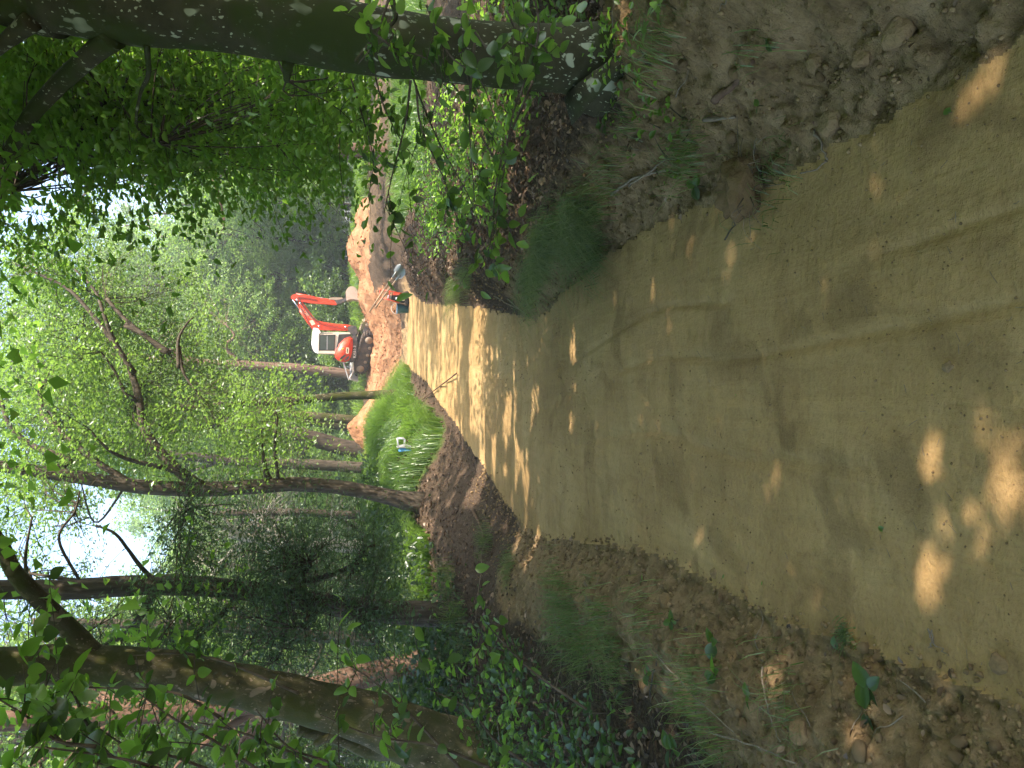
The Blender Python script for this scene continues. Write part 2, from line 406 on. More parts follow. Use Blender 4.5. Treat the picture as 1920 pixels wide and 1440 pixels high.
def fields(x, y):
    x = np.asarray(x, float); y = np.asarray(y, float)
    eL = XL(y) - x; eR = x - XR(y); e = np.maximum(eL, eR)
    e = e + .035 * fbm(x * 3, y * 3, 3, 5) + .03 * fbm(x * 14, y * 9, 2, 6)
    e = np.where(y > 22.5, np.maximum(e, (y - 22.5) * 1.0 + 0 * e), e)
    left = eL > eR
    base = zp(y)
    wl = np.interp(y, [0, 6, 10, 16, 22], [.5, .7, 1.3, 1.2, 1.5]); wr = np.interp(y, [0, 3, 6, 10, 16, 22], [.8, .8, .45, .5, .8, 1.6])
    eo = np.maximum(e, 0)
    tl = smooth(eo / wl); tr = smooth(eo / wr)
    zl = base + (np.interp(y, *hL_t) - base) * tl
    near = smooth((8.5 - y) / 2)
    zl = zl + near * .10 * np.exp(-((eo - .32) / .2) ** 2) * (eo > 0)
    zr = base + (np.interp(y, *hR_t) - base) * tr
    z = np.where(left, zl, zr)
    # spoil: heaps round the excavator
    far = smooth((y - 20) / 4)
    hp = 0 * x
    for cx, cy, rx, ry, h in HEAPS:
        r = np.sqrt(((x - cx) / rx) ** 2 + ((y - cy) / ry) ** 2) + .30 * fbm(x * 1.1, y * .9, 4, 21)
        hp = np.maximum(hp, h * (1 - smooth(r)))
    # the excavated ramp sits lower than the ground beside it
    pit = smooth(1 - np.abs(x - 1.4) / 3.2) * smooth((y - 21) / 3) * smooth((36 - y) / 4)
    z = z * (1 - pit) + (zp(y)) * pit
    z = z + hp * smooth((y - 22) / 3)
    orange = np.clip(np.maximum(smooth(hp / .12), pit * 1.2 * smooth((y - 22.5) / 2.5)), 0, 1)
    orange = np.where((y > 37), 0, orange)
    # roughness
    on = smooth((.03 - e) / .06)
    rough_amp = np.where(left, .028, .042) * np.interp(eo, [0, .05, 2, 6], [0, 1.0, .8, .7])
    rid = 1 - np.abs(fbm(x * 5.5, y * 5.5, 4, 31, .6))
    ch = fbm(x * 12, y * 12, 4, 41, .65)
    z = z + (1 - on) * rough_amp * (rid * 1.2 - 1.1 + ch * 1.1) * np.interp(y, [0, 10, 25, 40], [1, 1.5, 2.2, 1])
    z = z + (1 - on) * .07 * fbm(x * .9, y * .9, 3, 51) * np.clip(eo * 2, 0, 1) * np.interp(y, [0, 6, 15], [1, 1.5, 2])
    z = z + orange * (.16 * (1 - np.abs(fbm(x * 1.7, y * 1.7, 4, 61, .6))) - .08 + .05 * fbm(x * 6, y * 5, 3, 62, .6)) * smooth(eo)
    # worn ripples on the path, tyre grooves
    z = z + (1 - on) * near * .022 * fbm(x * 22, y * 22, 3, 43, .7)
    z = z + on * smooth((y - 7.5) / 1.5) * smooth((17 - y) / 2) * .042 * fbm(x * .9, y * 3.0, 3, 73)
    z = z + on * .0028 * fbm(x * 30, y * 30, 3, 74, .7) * smooth((vnoise(x * 2.2, y * 2.2, 75) - .5) * 4)
    z = z + on * (.010 * fbm(x * 1.6, y * 1.1, 3, 71) + .0035 * fbm(x * 16, y * 9, 3, 72))
    for k, (off, wd) in enumerate(((.18, .02), (.40, .016), (-.25, .03))):
        cx = (XL(y) + XR(y)) / 2 + off + .05 * fbm(y * .4 + 3 * k, y * 0 + k, 2, 80 + k)
        z = z - on * .011 * np.exp(-((x - cx) / wd) ** 2) * smooth((vnoise(y * .8, y * 0, 85 + k) - .3) * 3)
    soil = np.where(left, np.interp(eo, [0, .55, .9], [1, .95, .1]), np.interp(eo, [0, 1.0, 1.7], [1, .95, .15]))
    soil = np.where(left & (y > 8), np.interp(eo, [0, .8, 1.6], [.85, .5, .1]), soil)
    soil = np.where(~left & (y > 3.6), np.interp(eo, [0, .35, .8], [.95, .6, .15]) , soil)
    soil = np.where(~left & (y <= 3.6), np.interp(eo, [0, 1.6, 2.4], [1, .95, .15]), soil)
    soil = soil * (1 - .75 * smooth((y - 7) / 1.5) * (e > 0) * smooth((22 - y) / 2))
    soil = np.maximum(soil, smooth((y - 20) / 4) * smooth((x - 3.5) / 1.5) * .42)
    g_left = smooth((y - np.where(x < -2.2, 10.6, 12.0)) / 1.2) * smooth((26 - y) / 4) * smooth((-.1 - x + (y - 14) * .12) / .8)
    g_right = smooth((y - 12.5) / 1.5) * smooth((20 - y) / 2) * smooth((x - 3.2) / .8)
    green = np.clip(g_left + g_right, 0, 1) * (1 - orange)
    green = np.maximum(green, smooth((y - 33) / 4) * .6 * (x < 5))
    return z, e, soil, green, orange
def H(x, y): return fields(x, y)[0]

def build_ground():
    ys = [-30, -20, -12, -8, -5, -3, -2, -1, -.3, .2, .6, .85]
    y = 1.0
    while y < 42: ys.append(y); y += max(.012, .0062 * y)
    while y < 150: ys.append(y); y *= 1.06
    ys = np.array(ys + [150.0])
    tf = np.arange(-.64, .6401, .0031)
    ts = np.concatenate([-np.geomspace(.66, 60, 46)[::-1], tf, np.geomspace(.66, 60, 46)])
    Yg, Tg = np.meshgrid(ys, ts, indexing='ij')
    sc = np.maximum(Yg, 0) + .9
    X = np.clip(Tg * sc, -150, 150)
    z, e, soil, green, orange = fields(X, Yg)
    V = np.stack([X, Yg, z], -1).reshape(-1, 3)
    ny, nx = X.shape
    i = np.arange(ny - 1)[:, None]; j = np.arange(nx - 1)[None]
    F = np.stack([i * nx + j, i * nx + j + 1, (i + 1) * nx + j + 1, (i + 1) * nx + j], -1).reshape(-1, 4)
    ok = (X[:-1, :-1] < X[:-1, 1:]).ravel(); F = F[ok]
    ee = e.ravel()[F].mean(1); oo = orange.ravel()[F].mean(1)
    path = ee < .0; sp = (~path) & (oo > .45)
    for nm, mk, mat, lab in (('dirt_path', path, M['path'], 'smooth trodden sandy dirt path running away between rough banks'),
                             ('spoil_heap', sp, M['orange'], 'sunlit orange heap of dug subsoil under and beside the excavator'),
                             ('forest_floor', ~path & ~sp, M['floor'], 'brown forest floor of loose soil and leaf litter')):
        f = F[mk]; u, inv = np.unique(f, return_inverse=True)
        me = mesh_np(nm, V[u], inv.reshape(-1, 4), mat, True, attrs={'soil': soil.ravel()[u], 'green': green.ravel()[u], 'orange': orange.ravel()[u]})
        tag(link(nm, me), lab, kind='structure')
build_ground()

# ------------------------------------------------------------------ where sunlight reaches the ground through the crowns
SPOTS = []   # x, y, radius(m) of sun flecks on the ground
def fleck(px, py, r, elong=1.0):
    Y, X = hit(px, py, zp); SPOTS.append((X, Y, r, elong))
for a in [(1740, 775, .035), (1762, 800, .03), (1765, 850, .035), (1795, 862, .022), (1855, 770, .045), (1905, 795, .035), (1905, 845, .04),
          (1890, 905, .045), (1912, 935, .04), (1845, 960, .035), (1872, 925, .025), (1830, 990, .03), (1840, 1040, .018), (1745, 1000, .032), (1728, 1035, .03), (1748, 1045, .02),
          (1533, 995, .03), (1550, 1095, .028), (1758, 1085, .02), (1415, 415, .045), (1395, 440, .05), (1380, 470, .03), (1430, 395, .03), (1830, 160, .04), (1893, 60, .03), (1890, 105, .03),
          (1202, 547, .06), (1240, 540, .045), (1215, 575, .03), (1075, 640, .12), (1078, 600, .07), (1076, 700, .07), (1072, 775, .09), (1208, 460, .03), (1560, 495, .03), (1500, 545, .025),
          (1020, 850, .10), (1012, 880, .10), (1000, 920, .08), (990, 970, .07), (1035, 820, .05), (1340, 660, .02), (1640, 700, .018), (1552, 900, .015), (1500, 1050, .018),
          (1565, 470, .02), (1655, 450, .018), (1430, 530, .018), (1190, 700, .025), (1160, 830, .02), (1640, 320, .02)]:
    fleck(*a)
# flecks on the banks
for (px, py, r) in [(990, 375, .10), (1015, 400, .09), (1030, 350, .05), (1245, 165, .06), (1250, 190, .04), (1260, 145, .03), (1405, 1285, .07), (1420, 1310, .07), (1270, 1320, .07),
                    (1262, 1300, .05), (1470, 1330, .04), (1560, 1375, .05), (1180, 1290, .05), (900, 1110, .1), (890, 1080, .1), (1620, 1255, .03), (960, 385, .06), (1160, 1350, .06)]:
    Y, X = hit(px, py, lambda y: zp(y) + .15); SPOTS.append((X, Y, r, 1.0))
SP = np.array(SPOTS)

def lit(P, mg=.03):
    """True where a leaf at P would shade a spot that the sun reaches in the place"""
    P = np.atleast_2d(P)
    g = np.interp(P[:, 1], [0, 10, 16, 30, 50], [.03, .1, .4, .8, 1.4])
    k = (P[:, 2] - g) / SUN[2]
    x = P[:, 0] - SUN[0] * k; y = P[:, 1] - SUN[1] * k
    r = np.zeros(len(P), bool)
    for sx, sy, sr, el in SP: r |= (x - sx) ** 2 + (y - sy) ** 2 < (sr * .8 + .006 + mg) ** 2
    n1 = vnoise(x * 2.2, y * 2.2, 91); n2 = vnoise(x * 5, y * 5, 92)
    nn = .6 * n1 + .4 * n2
    nb = .55 * vnoise(x * 1.3, y * 3.2, 93) + .45 * vnoise(x * 3.5, y * 7, 94)
    def zone(m, frac): return m & (nn < frac)
    def band(m, frac): return m & (nb < frac)
    r |= zone((y > 23) & (y < 38) & (x > -2.6) & (x < 9.5), 2)                       # dug area
    r |= zone((y > 12.5) & (y < 24) & (x > 3.2) & (x < 16), .62)                     # grass on the right
    r |= zone((y > 20) & (y < 45) & (x >= 6) & (x < 22), .8)
    r |= zone((y > 10.6) & (y < 25) & (x > -8) & (x < -.3 + (y - 14) * .14) & ((y > 13) | (x < -2.2)), .74)    # grass bank on the left
    r |= band((y > 16.8) & (y < 20.5) & (x > -.2) & (x < 2.8), .56)                  # bright band over the path
    r |= zone((y > 20.5) & (y < 23) & (x > -.2) & (x < 3.2), .5)
    r |= band((y > 11.5) & (y <= 16.8) & (x > -.8) & (x < 1.8), .40)
    r |= band((y > 6.5) & (y <= 11.5) & (x > -1.7) & (x < .3 + .1 * (y - 6)), .41)
    r |= zone((y > 6.5) & (y < 12.5) & (x > -6) & (x <= -1.7), .15)
    r |= zone((y > 5) & (y < 16) & (x > 1.4) & (x < 5), .27)
    r |= zone((y > 8) & (y < 40) & (x > -24) & (x <= -6), .36)
    k2 = (P[:, 2] - 3.4) / SUN[2]; x2 = P[:, 0] - SUN[0] * k2; y2 = P[:, 1] - SUN[1] * k2   # where the low beech sprays catch the sun
    r |= (P[:, 2] > 5.2) & (x2 > 1.9) & (x2 < 6.5) & (y2 > 4.6) & (y2 < 10) & (vnoise(x2 * 1.5, y2 * 1.5, 95) < .78)
    return r & (P[:, 2] > g + 1.5)

GAPS = [(80, 335, 62, 50), (60, 400, 35, 30), (225, 385, 45, 26), (300, 420, 28, 30), (140, 470, 22, 20), (235, 960, 62, 36), (300, 930, 34, 22), (250, 1035, 60, 40), (120, 1035, 40, 26), (200, 1080, 40, 22), (330, 480, 18, 14), (160, 905, 30, 18)]
def in_gap(P, margin=1.0):
    px, py, zc = project(P); r = np.zeros(len(px), bool)
    for gx, gy, a, b in GAPS: r |= ((px - gx) / (a * margin)) ** 2 + ((py - gy) / (b * margin)) ** 2 < 1
    return r

# ------------------------------------------------------------------ foliage
def leaf_geo(P, nrm, d, L, W, shape='rhomb', fold=.25):
    nrm = nrm / (np.linalg.norm(nrm, axis=1)[:, None] + 1e-9)
    d = d - (d * nrm).sum(1)[:, None] * nrm; d /= np.linalg.norm(d, axis=1)[:, None] + 1e-9
    s = np.cross(nrm, d); L = L[:, None]; W = W[:, None]
    n = len(P)
    if shape == 'rhomb':
        V = np.stack([P, P + d * L * .45 + s * W * .5 + nrm * W * fold, P + d * L - nrm * L * .08, P + d * L * .45 - s * W * .5 + nrm * W * fold], 1)
        b = np.arange(n)[:, None] * 4
        return V.reshape(-1, 3), np.vstack([b + [0, 1, 2], b + [0, 2, 3]]), 4
    V = np.stack([P, P + d * L * .28 + s * W * .42 + nrm * W * fold, P + d * L * .65 + s * W * .40 + nrm * W * fold, P + d * L - nrm * L * .12,
                  P + d * L * .65 - s * W * .40 + nrm * W * fold, P + d * L * .28 - s * W * .42 + nrm * W * fold], 1)
    b = np.arange(n)[:, None] * 6
    return V.reshape(-1, 3), np.vstack([b + [0, 1, 2, 3], b + [0, 3, 4, 5]]), 6

def ell(c, r, n, shell=.35):
    d = rng.normal(size=(n, 3)); d /= np.linalg.norm(d, axis=1)[:, None]
    rad = rng.random(n) ** (1 / 3) * (1 - shell) + shell * rng.random(n) ** .2
    return np.asarray(c) + d * rad[:, None] * np.asarray(r)

def leaf_points(clumps, per, csz, tilt=.45):
    n = len(clumps) * per
    c = np.repeat(clumps, per, 0)
    th = np.repeat(rng.random(len(clumps)) * 6.28, per)
    a = rng.normal(size=(n, 3)) * np.asarray(csz)
    # every clump is a tilted flat spray
    tl = np.repeat(rng.normal(size=(len(clumps), 2)) * .3, per, 0)
    a[:, 2] += a[:, 0] * tl[:, 0] + a[:, 1] * tl[:, 1] - (a[:, 0] ** 2 + a[:, 1] ** 2) * .25
    P = c + a
    nrm = np.stack([-tl[:, 0], -tl[:, 1], np.ones(n)], 1) + rng.normal(size=(n, 3)) * tilt
    d = np.stack([np.cos(th) , np.sin(th), -.35 + 0 * th], 1) + rng.normal(size=(n, 3)) * .55
    return P, nrm, d, np.repeat(rng.random(len(clumps)), per)

def foliage(name, parent, clumps, per, csz, L, mat, shape='rhomb', asp=.62, tilt=.45, gaps=True, label=None, floor=True, sunf=True, keep=0.0):
    clumps = np.atleast_2d(clumps)
    if gaps: clumps = clumps[~in_gap(clumps, 1.15)]
    P, nrm, d, cv = leaf_points(clumps, per, csz, tilt)
    k = np.ones(len(P), bool)
    if sunf:
        dh = d / np.linalg.norm(d, axis=1)[:, None]; k &= ~lit(P + dh * L * .5, .12 * L) | (np.repeat(rng.random(len(clumps)), per) < keep)
    if gaps: k &= ~(in_gap(P, .9) & (rng.random(len(P)) < .85))
    if floor: k &= P[:, 2] > H(P[:, 0], P[:, 1]) + .03
    k &= ~((P[:, 1] > -.6) & (P[:, 1] < 1.6) & (np.abs(P[:, 0]) < 1.2) & (P[:, 2] < 2.6))
    P, nrm, d, cv = P[k], nrm[k], d[k], cv[k]
    if not len(P): return None
    Ls = L * rng.uniform(.7, 1.25, len(P)); V, F, q = leaf_geo(P, nrm, d, Ls, Ls * asp, shape)
    var = np.repeat(np.clip(.55 * cv + .45 * rng.random(len(P)), 0, 1), q)
    o = link(name, mesh_np(name, V, F, mat, False, var), parent, 'stuff', label)
    return o

def nearest_on(path_pts, c):
    d = ((path_pts[None] - c[:, None]) ** 2).sum(-1); return d.argmin(1)

def limb_curve(a, b, sag=.15, wob=.06, n=9, seed=None):
    a = np.asarray(a); b = np.asarray(b); L = np.linalg.norm(b - a)
    t = np.linspace(0, 1, n)[:, None]
    P = a * (1 - t) + b * t
    P[:, 2] += (np.sin(np.pi * t[:, 0]) * sag * L)
    w_ = rng.normal(size=(n, 3)) * wob * L; w_[0] = 0; w_[-1] = 0
    for _ in range(2): w_[1:-1] = (w_[:-2] + w_[1:-1] + w_[2:]) / 3
    return P + w_

def tree(name, label, trunk, rad, bark, leafm, crowns, per=60, csz=(.45, .45, .12), L=.08, limbs=6, group=None, shape='rhomb', nseg=12, twigs=True, tilt=.45,
         extra_limbs=(), gaps=True, cat='tree', sunf=True, rough=.12, sag=.12, limb_from=.35, asp=.62, npts=None, keep=.3, tw=1.0):
    """trunk: control points; rad: radii at them; crowns: list of (centre, radii, clumps)"""
    T = np.asarray(trunk, float); n = npts or max(10, 5 * len(T))
    tp = spline(T, n); tr = np.interp(np.linspace(0, 1, n), np.linspace(0, 1, len(rad)), rad)
    base = tp[0].copy()
    root = thing(name, label, cat, group, loc=tuple(base))
    V, F = tube(tp - base, tr, nseg, rough=rough, seed=int(base[0] * 7 + 50))
    link('trunk', MB().add(V, F).mesh('trunk', bark, True), root)
    cl = [];
    for c, r, k in crowns: cl.append(ell(c, r, k))
    cl = np.concatenate(cl) if cl else np.zeros((0, 3))
    if gaps and len(cl): cl = cl[~in_gap(cl, 1.1)]
    if len(cl): cl = cl[cl[:, 2] > H(cl[:, 0], cl[:, 1]) + .1]
    skeleton = [tp[int(n * limb_from):]]; 
    nl = 0
    for lp, r0, r1 in extra_limbs:
        lp = spline(lp, max(8, 4 * len(lp)))
        V, F = tube(lp - base, np.linspace(r0, r1, len(lp)), 7, rough=.1)
        link('limb', MB().add(V, F).mesh('limb', bark, True), root); skeleton.append(lp)
    if len(cl):
        idx = rng.choice(len(cl), min(limbs, len(cl)), replace=False)
        for i in idx:
            e = cl[i]
            zfrac = (e[2] - base[2]) / max(.1, (tp[-1, 2] - base[2]))
            s = int(np.clip((zfrac * .75) * n, n * limb_from, n - 2))
            lc = limb_curve(tp[s], e, sag)
            V, F = tube(lc - base, np.linspace(min(tr[s] * .5, .09), .012, len(lc)), 6)
            link('limb', MB().add(V, F).mesh('limb', bark, True), root); skeleton.append(lc)
        if twigs:
            sk = np.concatenate(skeleton); j = nearest_on(sk, cl); mb = MB()
            for c, q in zip(cl, sk[j]):
                if np.linalg.norm(c - q) < .05: continue
                lc = limb_curve(q, c, .06, .10, 5)
                V, F = tube(lc - base, np.linspace(.008, .003, 5) * (1 + L * 4) * tw, 3, cap=False); mb.add(V, F)
                for _ in range(2):
                    e2 = c + rng.normal(size=3) * np.asarray(csz) * 1.3
                    lc2 = limb_curve(lc[2], e2, .05, .1, 4); V, F = tube(lc2 - base, np.linspace(.004, .002, 4) * (1 + L * 4) * tw, 3, cap=False); mb.add(V, F)
            if mb.n: link('twigs', mb.mesh('twigs', bark, True), root, 'stuff')
        f = foliage('crown', root, cl, per, csz, L, leafm, shape, asp, tilt, gaps, sunf=sunf, keep=keep)
        if f: f.location = tuple(-base)
    return root

def pts_px(lst): return [at(px, py, Y) for px, py, Y in lst]

# ---- the big beech on the right
BY = 3.7
tb = pts_px([(1185, 132, BY), (1160, 126, BY), (1130, 119, BY), (1080, 112, BY), (1000, 108, BY), (850, 95, BY - .02), (700, 78, BY - .03), (560, 50, BY - .02), (400, 28, BY), (250, 15, BY), (100, -10, BY + .05), (0, -25, BY + .1)])
tb[0] = np.array([tb[0][0], BY, H(tb[0][0], BY) - .12])
tb.append(tb[-1] + np.array([.5, .1, 2.5])); tb.append(tb[-1] + np.array([.3, .3, 3.0]))
wpx = [235, 185, 152, 132, 122, 112, 118, 128, 122, 124, 124, 124]
trd = [w_ / 2 * BY / FPX for w_ in wpx] + [.13, .08]
trd[0] = .36
beech_root = None
def beech():
    global beech_root
    limbs_b = [
        (pts_px([(215, 70, BY), (180, 95, BY + .1), (120, 150, BY + .35), (60, 215, BY + .6), (10, 290, BY + .9), (-60, 330, BY + 1.2)]), .055, .03),
        (pts_px([(60, 40, BY), (20, 70, BY + .1), (-40, 120, BY + .3), (-120, 200, BY + .5)]), .045, .02),
        (pts_px([(275, 85, BY), (278, 140, BY + .3), (262, 180, BY + .6), (258, 240, BY + .9), (300, 270, BY + 1.2)]), .014, .004),
        (pts_px([(540, 118, BY), (537, 150, BY + .3)]), .03, .016),
        (pts_px([(200, 178, BY + 1.5), (182, 225, BY + 1.6), (140, 275, BY + 1.7), (60, 330, BY + 1.8), (10, 360, BY + 1.9)]), .018, .008),
        (pts_px([(735, 0, BY - .4), (740, 35, BY - .45), (700, 75, BY - .5), (665, 115, BY - .5)]), .014, .006),
    ]
    cr = []
    r = rng
    # unseen overhead crown, shaped to shade the path, with gaps cut for sun flecks
    cl_over = np.stack([r.uniform(-4.5, 8.5, 2300), r.uniform(-6, 9.5, 2300), r.uniform(5.4, 8.6, 2300)], 1)
    lowm = (cl_over[:, 1] < 5.2); cl_over[lowm, 2] = r.uniform(4.2, 6.6, lowm.sum())
    # low sprays in view
    zones = [((0, 700), (60, 250), 4.6, 8.5, 150), ((0, 600), (150, 330), 5, 9, 110), ((60, 420), (230, 360), 6, 9, 26), ((0, 160), (60, 330), 4.5, 7, 60), ((0, 130), (300, 470), 7, 9, 14), ((380, 640), (180, 300), 6, 9, 40)]
    cl_v = []
    for (x0, x1), (y0, y1), d0, d1, k in zones:
        for _ in range(k): cl_v.append(at(r.uniform(x0, x1), r.uniform(y0, y1), r.uniform(d0, d1)))
    cl_v = np.array(cl_v)
    root = tree('beech_tree', 'large mossy beech with pale lichen spots, its trunk nearest the camera beside the path', tb, trd, M['beech_bark'], M['beech_leaf'], [], limbs=0,
                extra_limbs=limbs_b, nseg=40, npts=90, rough=.05)
    base = np.array(root.location)
    sk = np.concatenate([spline(lp, 12) for lp, _, _ in limbs_b] + [spline(np.array(tb)[6:], 14)])
    mb = MB()
    cl_v = cl_v[~in_gap(cl_v, 1.0)]
    for c, q in zip(cl_v, sk[nearest_on(sk, cl_v)]):
        lc = limb_curve(q, c, .05, .07, 6); V, F = tube(lc - base, np.linspace(.006, .002, 6), 4, cap=False); mb.add(V, F)
        for _ in range(2):
            e2 = c + rng.normal(size=3) * np.array([.35, .35, .08]); lc2 = limb_curve(lc[4], e2, .02, .06, 4); V, F = tube(lc2 - base, np.linspace(.003, .0015, 4), 3, cap=False); mb.add(V, F)
    link('twigs', mb.mesh('twigs', M['bark'], True), root, 'stuff')
    f = foliage('foliage', root, cl_v, 100, (.29, .29, .06), .064, M['beech_leaf'], 'oval', .6, .38, True); f.location = tuple(-base)
    f = foliage('crown', root, cl_over, 62, (.5, .5, .12), .125, M['beech_leaf'], 'rhomb', .7, .3, False); f.location = tuple(-base)
    # long low limbs over the path that carry the overhead crown
    for e in [(-3, 2, 7), (-1, 7, 7.5), (3, -2, 7.5), (5, 6, 8), (7, 1, 8)]:
        lc = limb_curve(tb[-2], e, .1, .05, 10); V, F = tube(lc - base, np.linspace(.07, .02, 10), 6); link('limb', MB().add(V, F).mesh('limb', M['beech_bark'], True), root)
    beech_root = root
beech()

# ---- unseen trees added right of the frame so their crowns shade the path
for (x, y, lab) in [(9.5, 3.5, 'unseen beech outside the right edge, added to shade the path, nearest the camera'), (12.0, 14.0, 'unseen beech outside the right edge, added to shade the path, beyond the nearest one')]:
    z0 = float(H(x, y))
    tree('beech_tree', lab, [(x, y, z0 - .1), (x + .1, y, z0 + 4), (x - .2, y + .2, z0 + 9), (x, y, z0 + 12)], [.26, .2, .15, .06], M['beech_bark'], M['beech_leaf'],
         [((x - .5, y, z0 + 8.5), (6.5, 6.0, 2.6), 900 if y < 8 else 420)], per=60, csz=(.6, .6, .14), L=.16, limbs=8, twigs=False, tilt=.3, keep=0)


def gz(p, dz=-.1):
    p = np.array(p, float); p[2] = float(H(p[0], p[1])) + dz; return p

# ---- crooked tree left of the path with one long limb reaching right
Y2 = 12.2
t2 = pts_px([(795, 945, Y2), (745, 935, Y2), (700, 925, Y2), (640, 914, Y2), (560, 908, Y2), (480, 912, Y2), (400, 917, Y2), (320, 916, Y2), (250, 911, Y2), (160, 896, Y2), (80, 885, Y2), (0, 874, Y2), (-90, 860, Y2), (-200, 850, Y2)])
t2[0] = gz(t2[0])
l2 = [(pts_px([(378, 912, Y2), (352, 896, Y2), (325, 872, Y2), (300, 848, Y2 + .1), (280, 820, Y2 + .2), (268, 790, Y2 + .3), (262, 755, Y2 + .4), (252, 715, Y2 + .6), (236, 675, Y2 + .8), (200, 625, Y2 + 1), (165, 580, Y2 + 1.2), (125, 540, Y2 + 1.4), (60, 508, Y2 + 1.6)]), .095, .02),
      (pts_px([(262, 755, Y2 + .4), (235, 735, Y2 + .3), (218, 700, Y2 + .3), (190, 660, Y2 + .2)]), .04, .012),
      (pts_px([(252, 700, Y2 + .6), (215, 640, Y2 + .6), (195, 590, Y2 + .6), (178, 545, Y2 + .8), (140, 505, Y2 + 1)]), .045, .012),
      (pts_px([(236, 610, Y2 + 1.5), (270, 628, Y2 + 1.4), (300, 655, Y2 + 1.4), (318, 662, Y2 + 1.3)]), .05, .03),
      (pts_px([(200, 560, Y2 + 1.7), (236, 600, Y2 + 1.5), (275, 632, Y2 + 1.4), (318, 662, Y2 + 1.3)]), .03, .045),
      (pts_px([(335, 690, Y2 + .2), (334, 640, Y2 + .4), (348, 610, Y2 + .5), (362, 595, Y2 + .6)]), .03, .01),
      (pts_px([(370, 735, Y2 + .2), (345, 700, Y2 + .3), (335, 650, Y2 + .4)]), .014, .028),
      (pts_px([(522, 900, Y2), (518, 870, Y2 - .2), (515, 830, Y2 - .3), (520, 790, Y2 - .4), (516, 760, Y2 - .4)]), .03, .01),
      (pts_px([(80, 885, Y2), (130, 868, Y2 + .2), (100, 850, Y2 + .3), (60, 835, Y2 + .5), (20, 800, Y2 + .6), (0, 745, Y2 + .8)]), .06, .03),
      (pts_px([(240, 905, Y2), (180, 980, Y2 + .3), (150, 900, Y2 + .3)]), .02, .01),
      (pts_px([(385, 918, Y2), (368, 925, Y2 - .1), (350, 950, Y2 - .1)]), .03, .012)]
tree('crooked_tree', 'crooked dark trunk in the bright grass left of the path with a long limb arching right'.replace('in the bright grass ', ''), t2, [.18, .135, .115, .11, .11, .11, .11, .11, .105, .10, .09, .08, .07, .05], M['bark'], M['fresh_leaf'],
     [(at(200, 640, Y2 + 3.2), (2.8, 1.1, 1.7), 200), (at(330, 690, Y2 + 2.6), (1.7, 1.0, 1.0), 70), (at(120, 560, Y2 + 2.8), (1.6, 1.2, 1.2), 130), (at(380, 830, Y2), (.8, .8, 1.2), 40), (at(150, 800, Y2 + 1.6), (1.6, 1, 1.6), 160),
      (at(520, 800, Y2 - .2), (.4, .4, .6), 12), (at(80, 780, Y2), (1.5, 1.5, 1.2), 60), (at(460, 750, Y2 + 1), (.7, .7, 1.0), 22), (at(40, 930, Y2), (1.2, 1.2, .7), 25)],
     per=85, csz=(.28, .28, .10), L=.066, limbs=5, extra_limbs=l2, nseg=18, npts=60, rough=.10, tw=.6, keep=.7)

# ---- slender trunk between the grass and the sand pile
Y3 = 19.5
t3 = pts_px([(722, 738, Y3), (690, 741, Y3), (640, 743, Y3), (580, 748, Y3), (520, 752, Y3), (450, 757, Y3 + .2), (380, 762, Y3 + .2), (300, 765, Y3)])
t3[0] = gz(t3[0])
tree('slender_tree', 'straight slender dark trunk standing on the grass bank right in front of the sand pile', t3, [.13, .105, .10, .10, .10, .08, .07, .04], M['bark_moss'], M['fresh_leaf'],
     [(at(480, 755, Y3), (1.0, .9, 1.0), 40), (at(440, 790, Y3), (.9, .8, .8), 20), (at(300, 760, Y3), (1.4, 1, 1.4), 40)], per=40, csz=(.28, .28, .10), L=.11, limbs=6, nseg=14, rough=.05)

# ---- dark spruce-like tree upper left
Y4 = 9.0
t4 = pts_px([(800, 1160, Y4), (700, 1145, Y4), (600, 1130, Y4), (480, 1110, Y4), (360, 1098, Y4), (240, 1098, Y4), (120, 1105, Y4), (0, 1105, Y4), (-150, 1105, Y4)])
t4[0] = gz(t4[0])
l4 = [(pts_px([(285, 1085, Y4), (262, 1060, Y4), (240, 1030, Y4), (215, 1000, Y4), (180, 985, Y4 + .2)]), .028, .012), (pts_px([(150, 1090, Y4), (110, 1010, Y4 + .2), (140, 960, Y4 + .4), (150, 920, Y4 + .4)]), .018, .008),
      (pts_px([(355, 1080, Y4), (350, 1040, Y4), (358, 980, Y4 - .1), (362, 950, Y4 - .2)]), .014, .006), (pts_px([(50, 1090, Y4), (48, 1040, Y4 + .1), (60, 970, Y4 + .2)]), .022, .01)]
tree('spruce_tree', 'thick rough-barked dark trunk at upper left between the leaning trunk and the crooked tree', t4, [.15, .125, .115, .11, .11, .11, .11, .10, .08], M['bark'], M['needle'],
     [(at(420, 1100, Y4 - .6), (1.1, .7, .9), 90), (at(600, 1120, Y4 - .6), (.9, .6, .8), 60), (at(700, 1130, Y4 - .6), (.9, .6, .3), 24), (at(200, 1150, Y4 + .5), (1.2, 1, 1.3), 46), (at(80, 1010, Y4 + 1), (.9, .9, .7), 26), (at(560, 1130, Y4 + .4), (1.2, 1.2, .8), 36), (at(330, 1180, Y4 + .4), (.9, .9, 1.2), 40)],
     per=120, csz=(.24, .24, .10), L=.055, limbs=10, extra_limbs=l4, nseg=18, asp=.3, tilt=.6, sag=-.15)

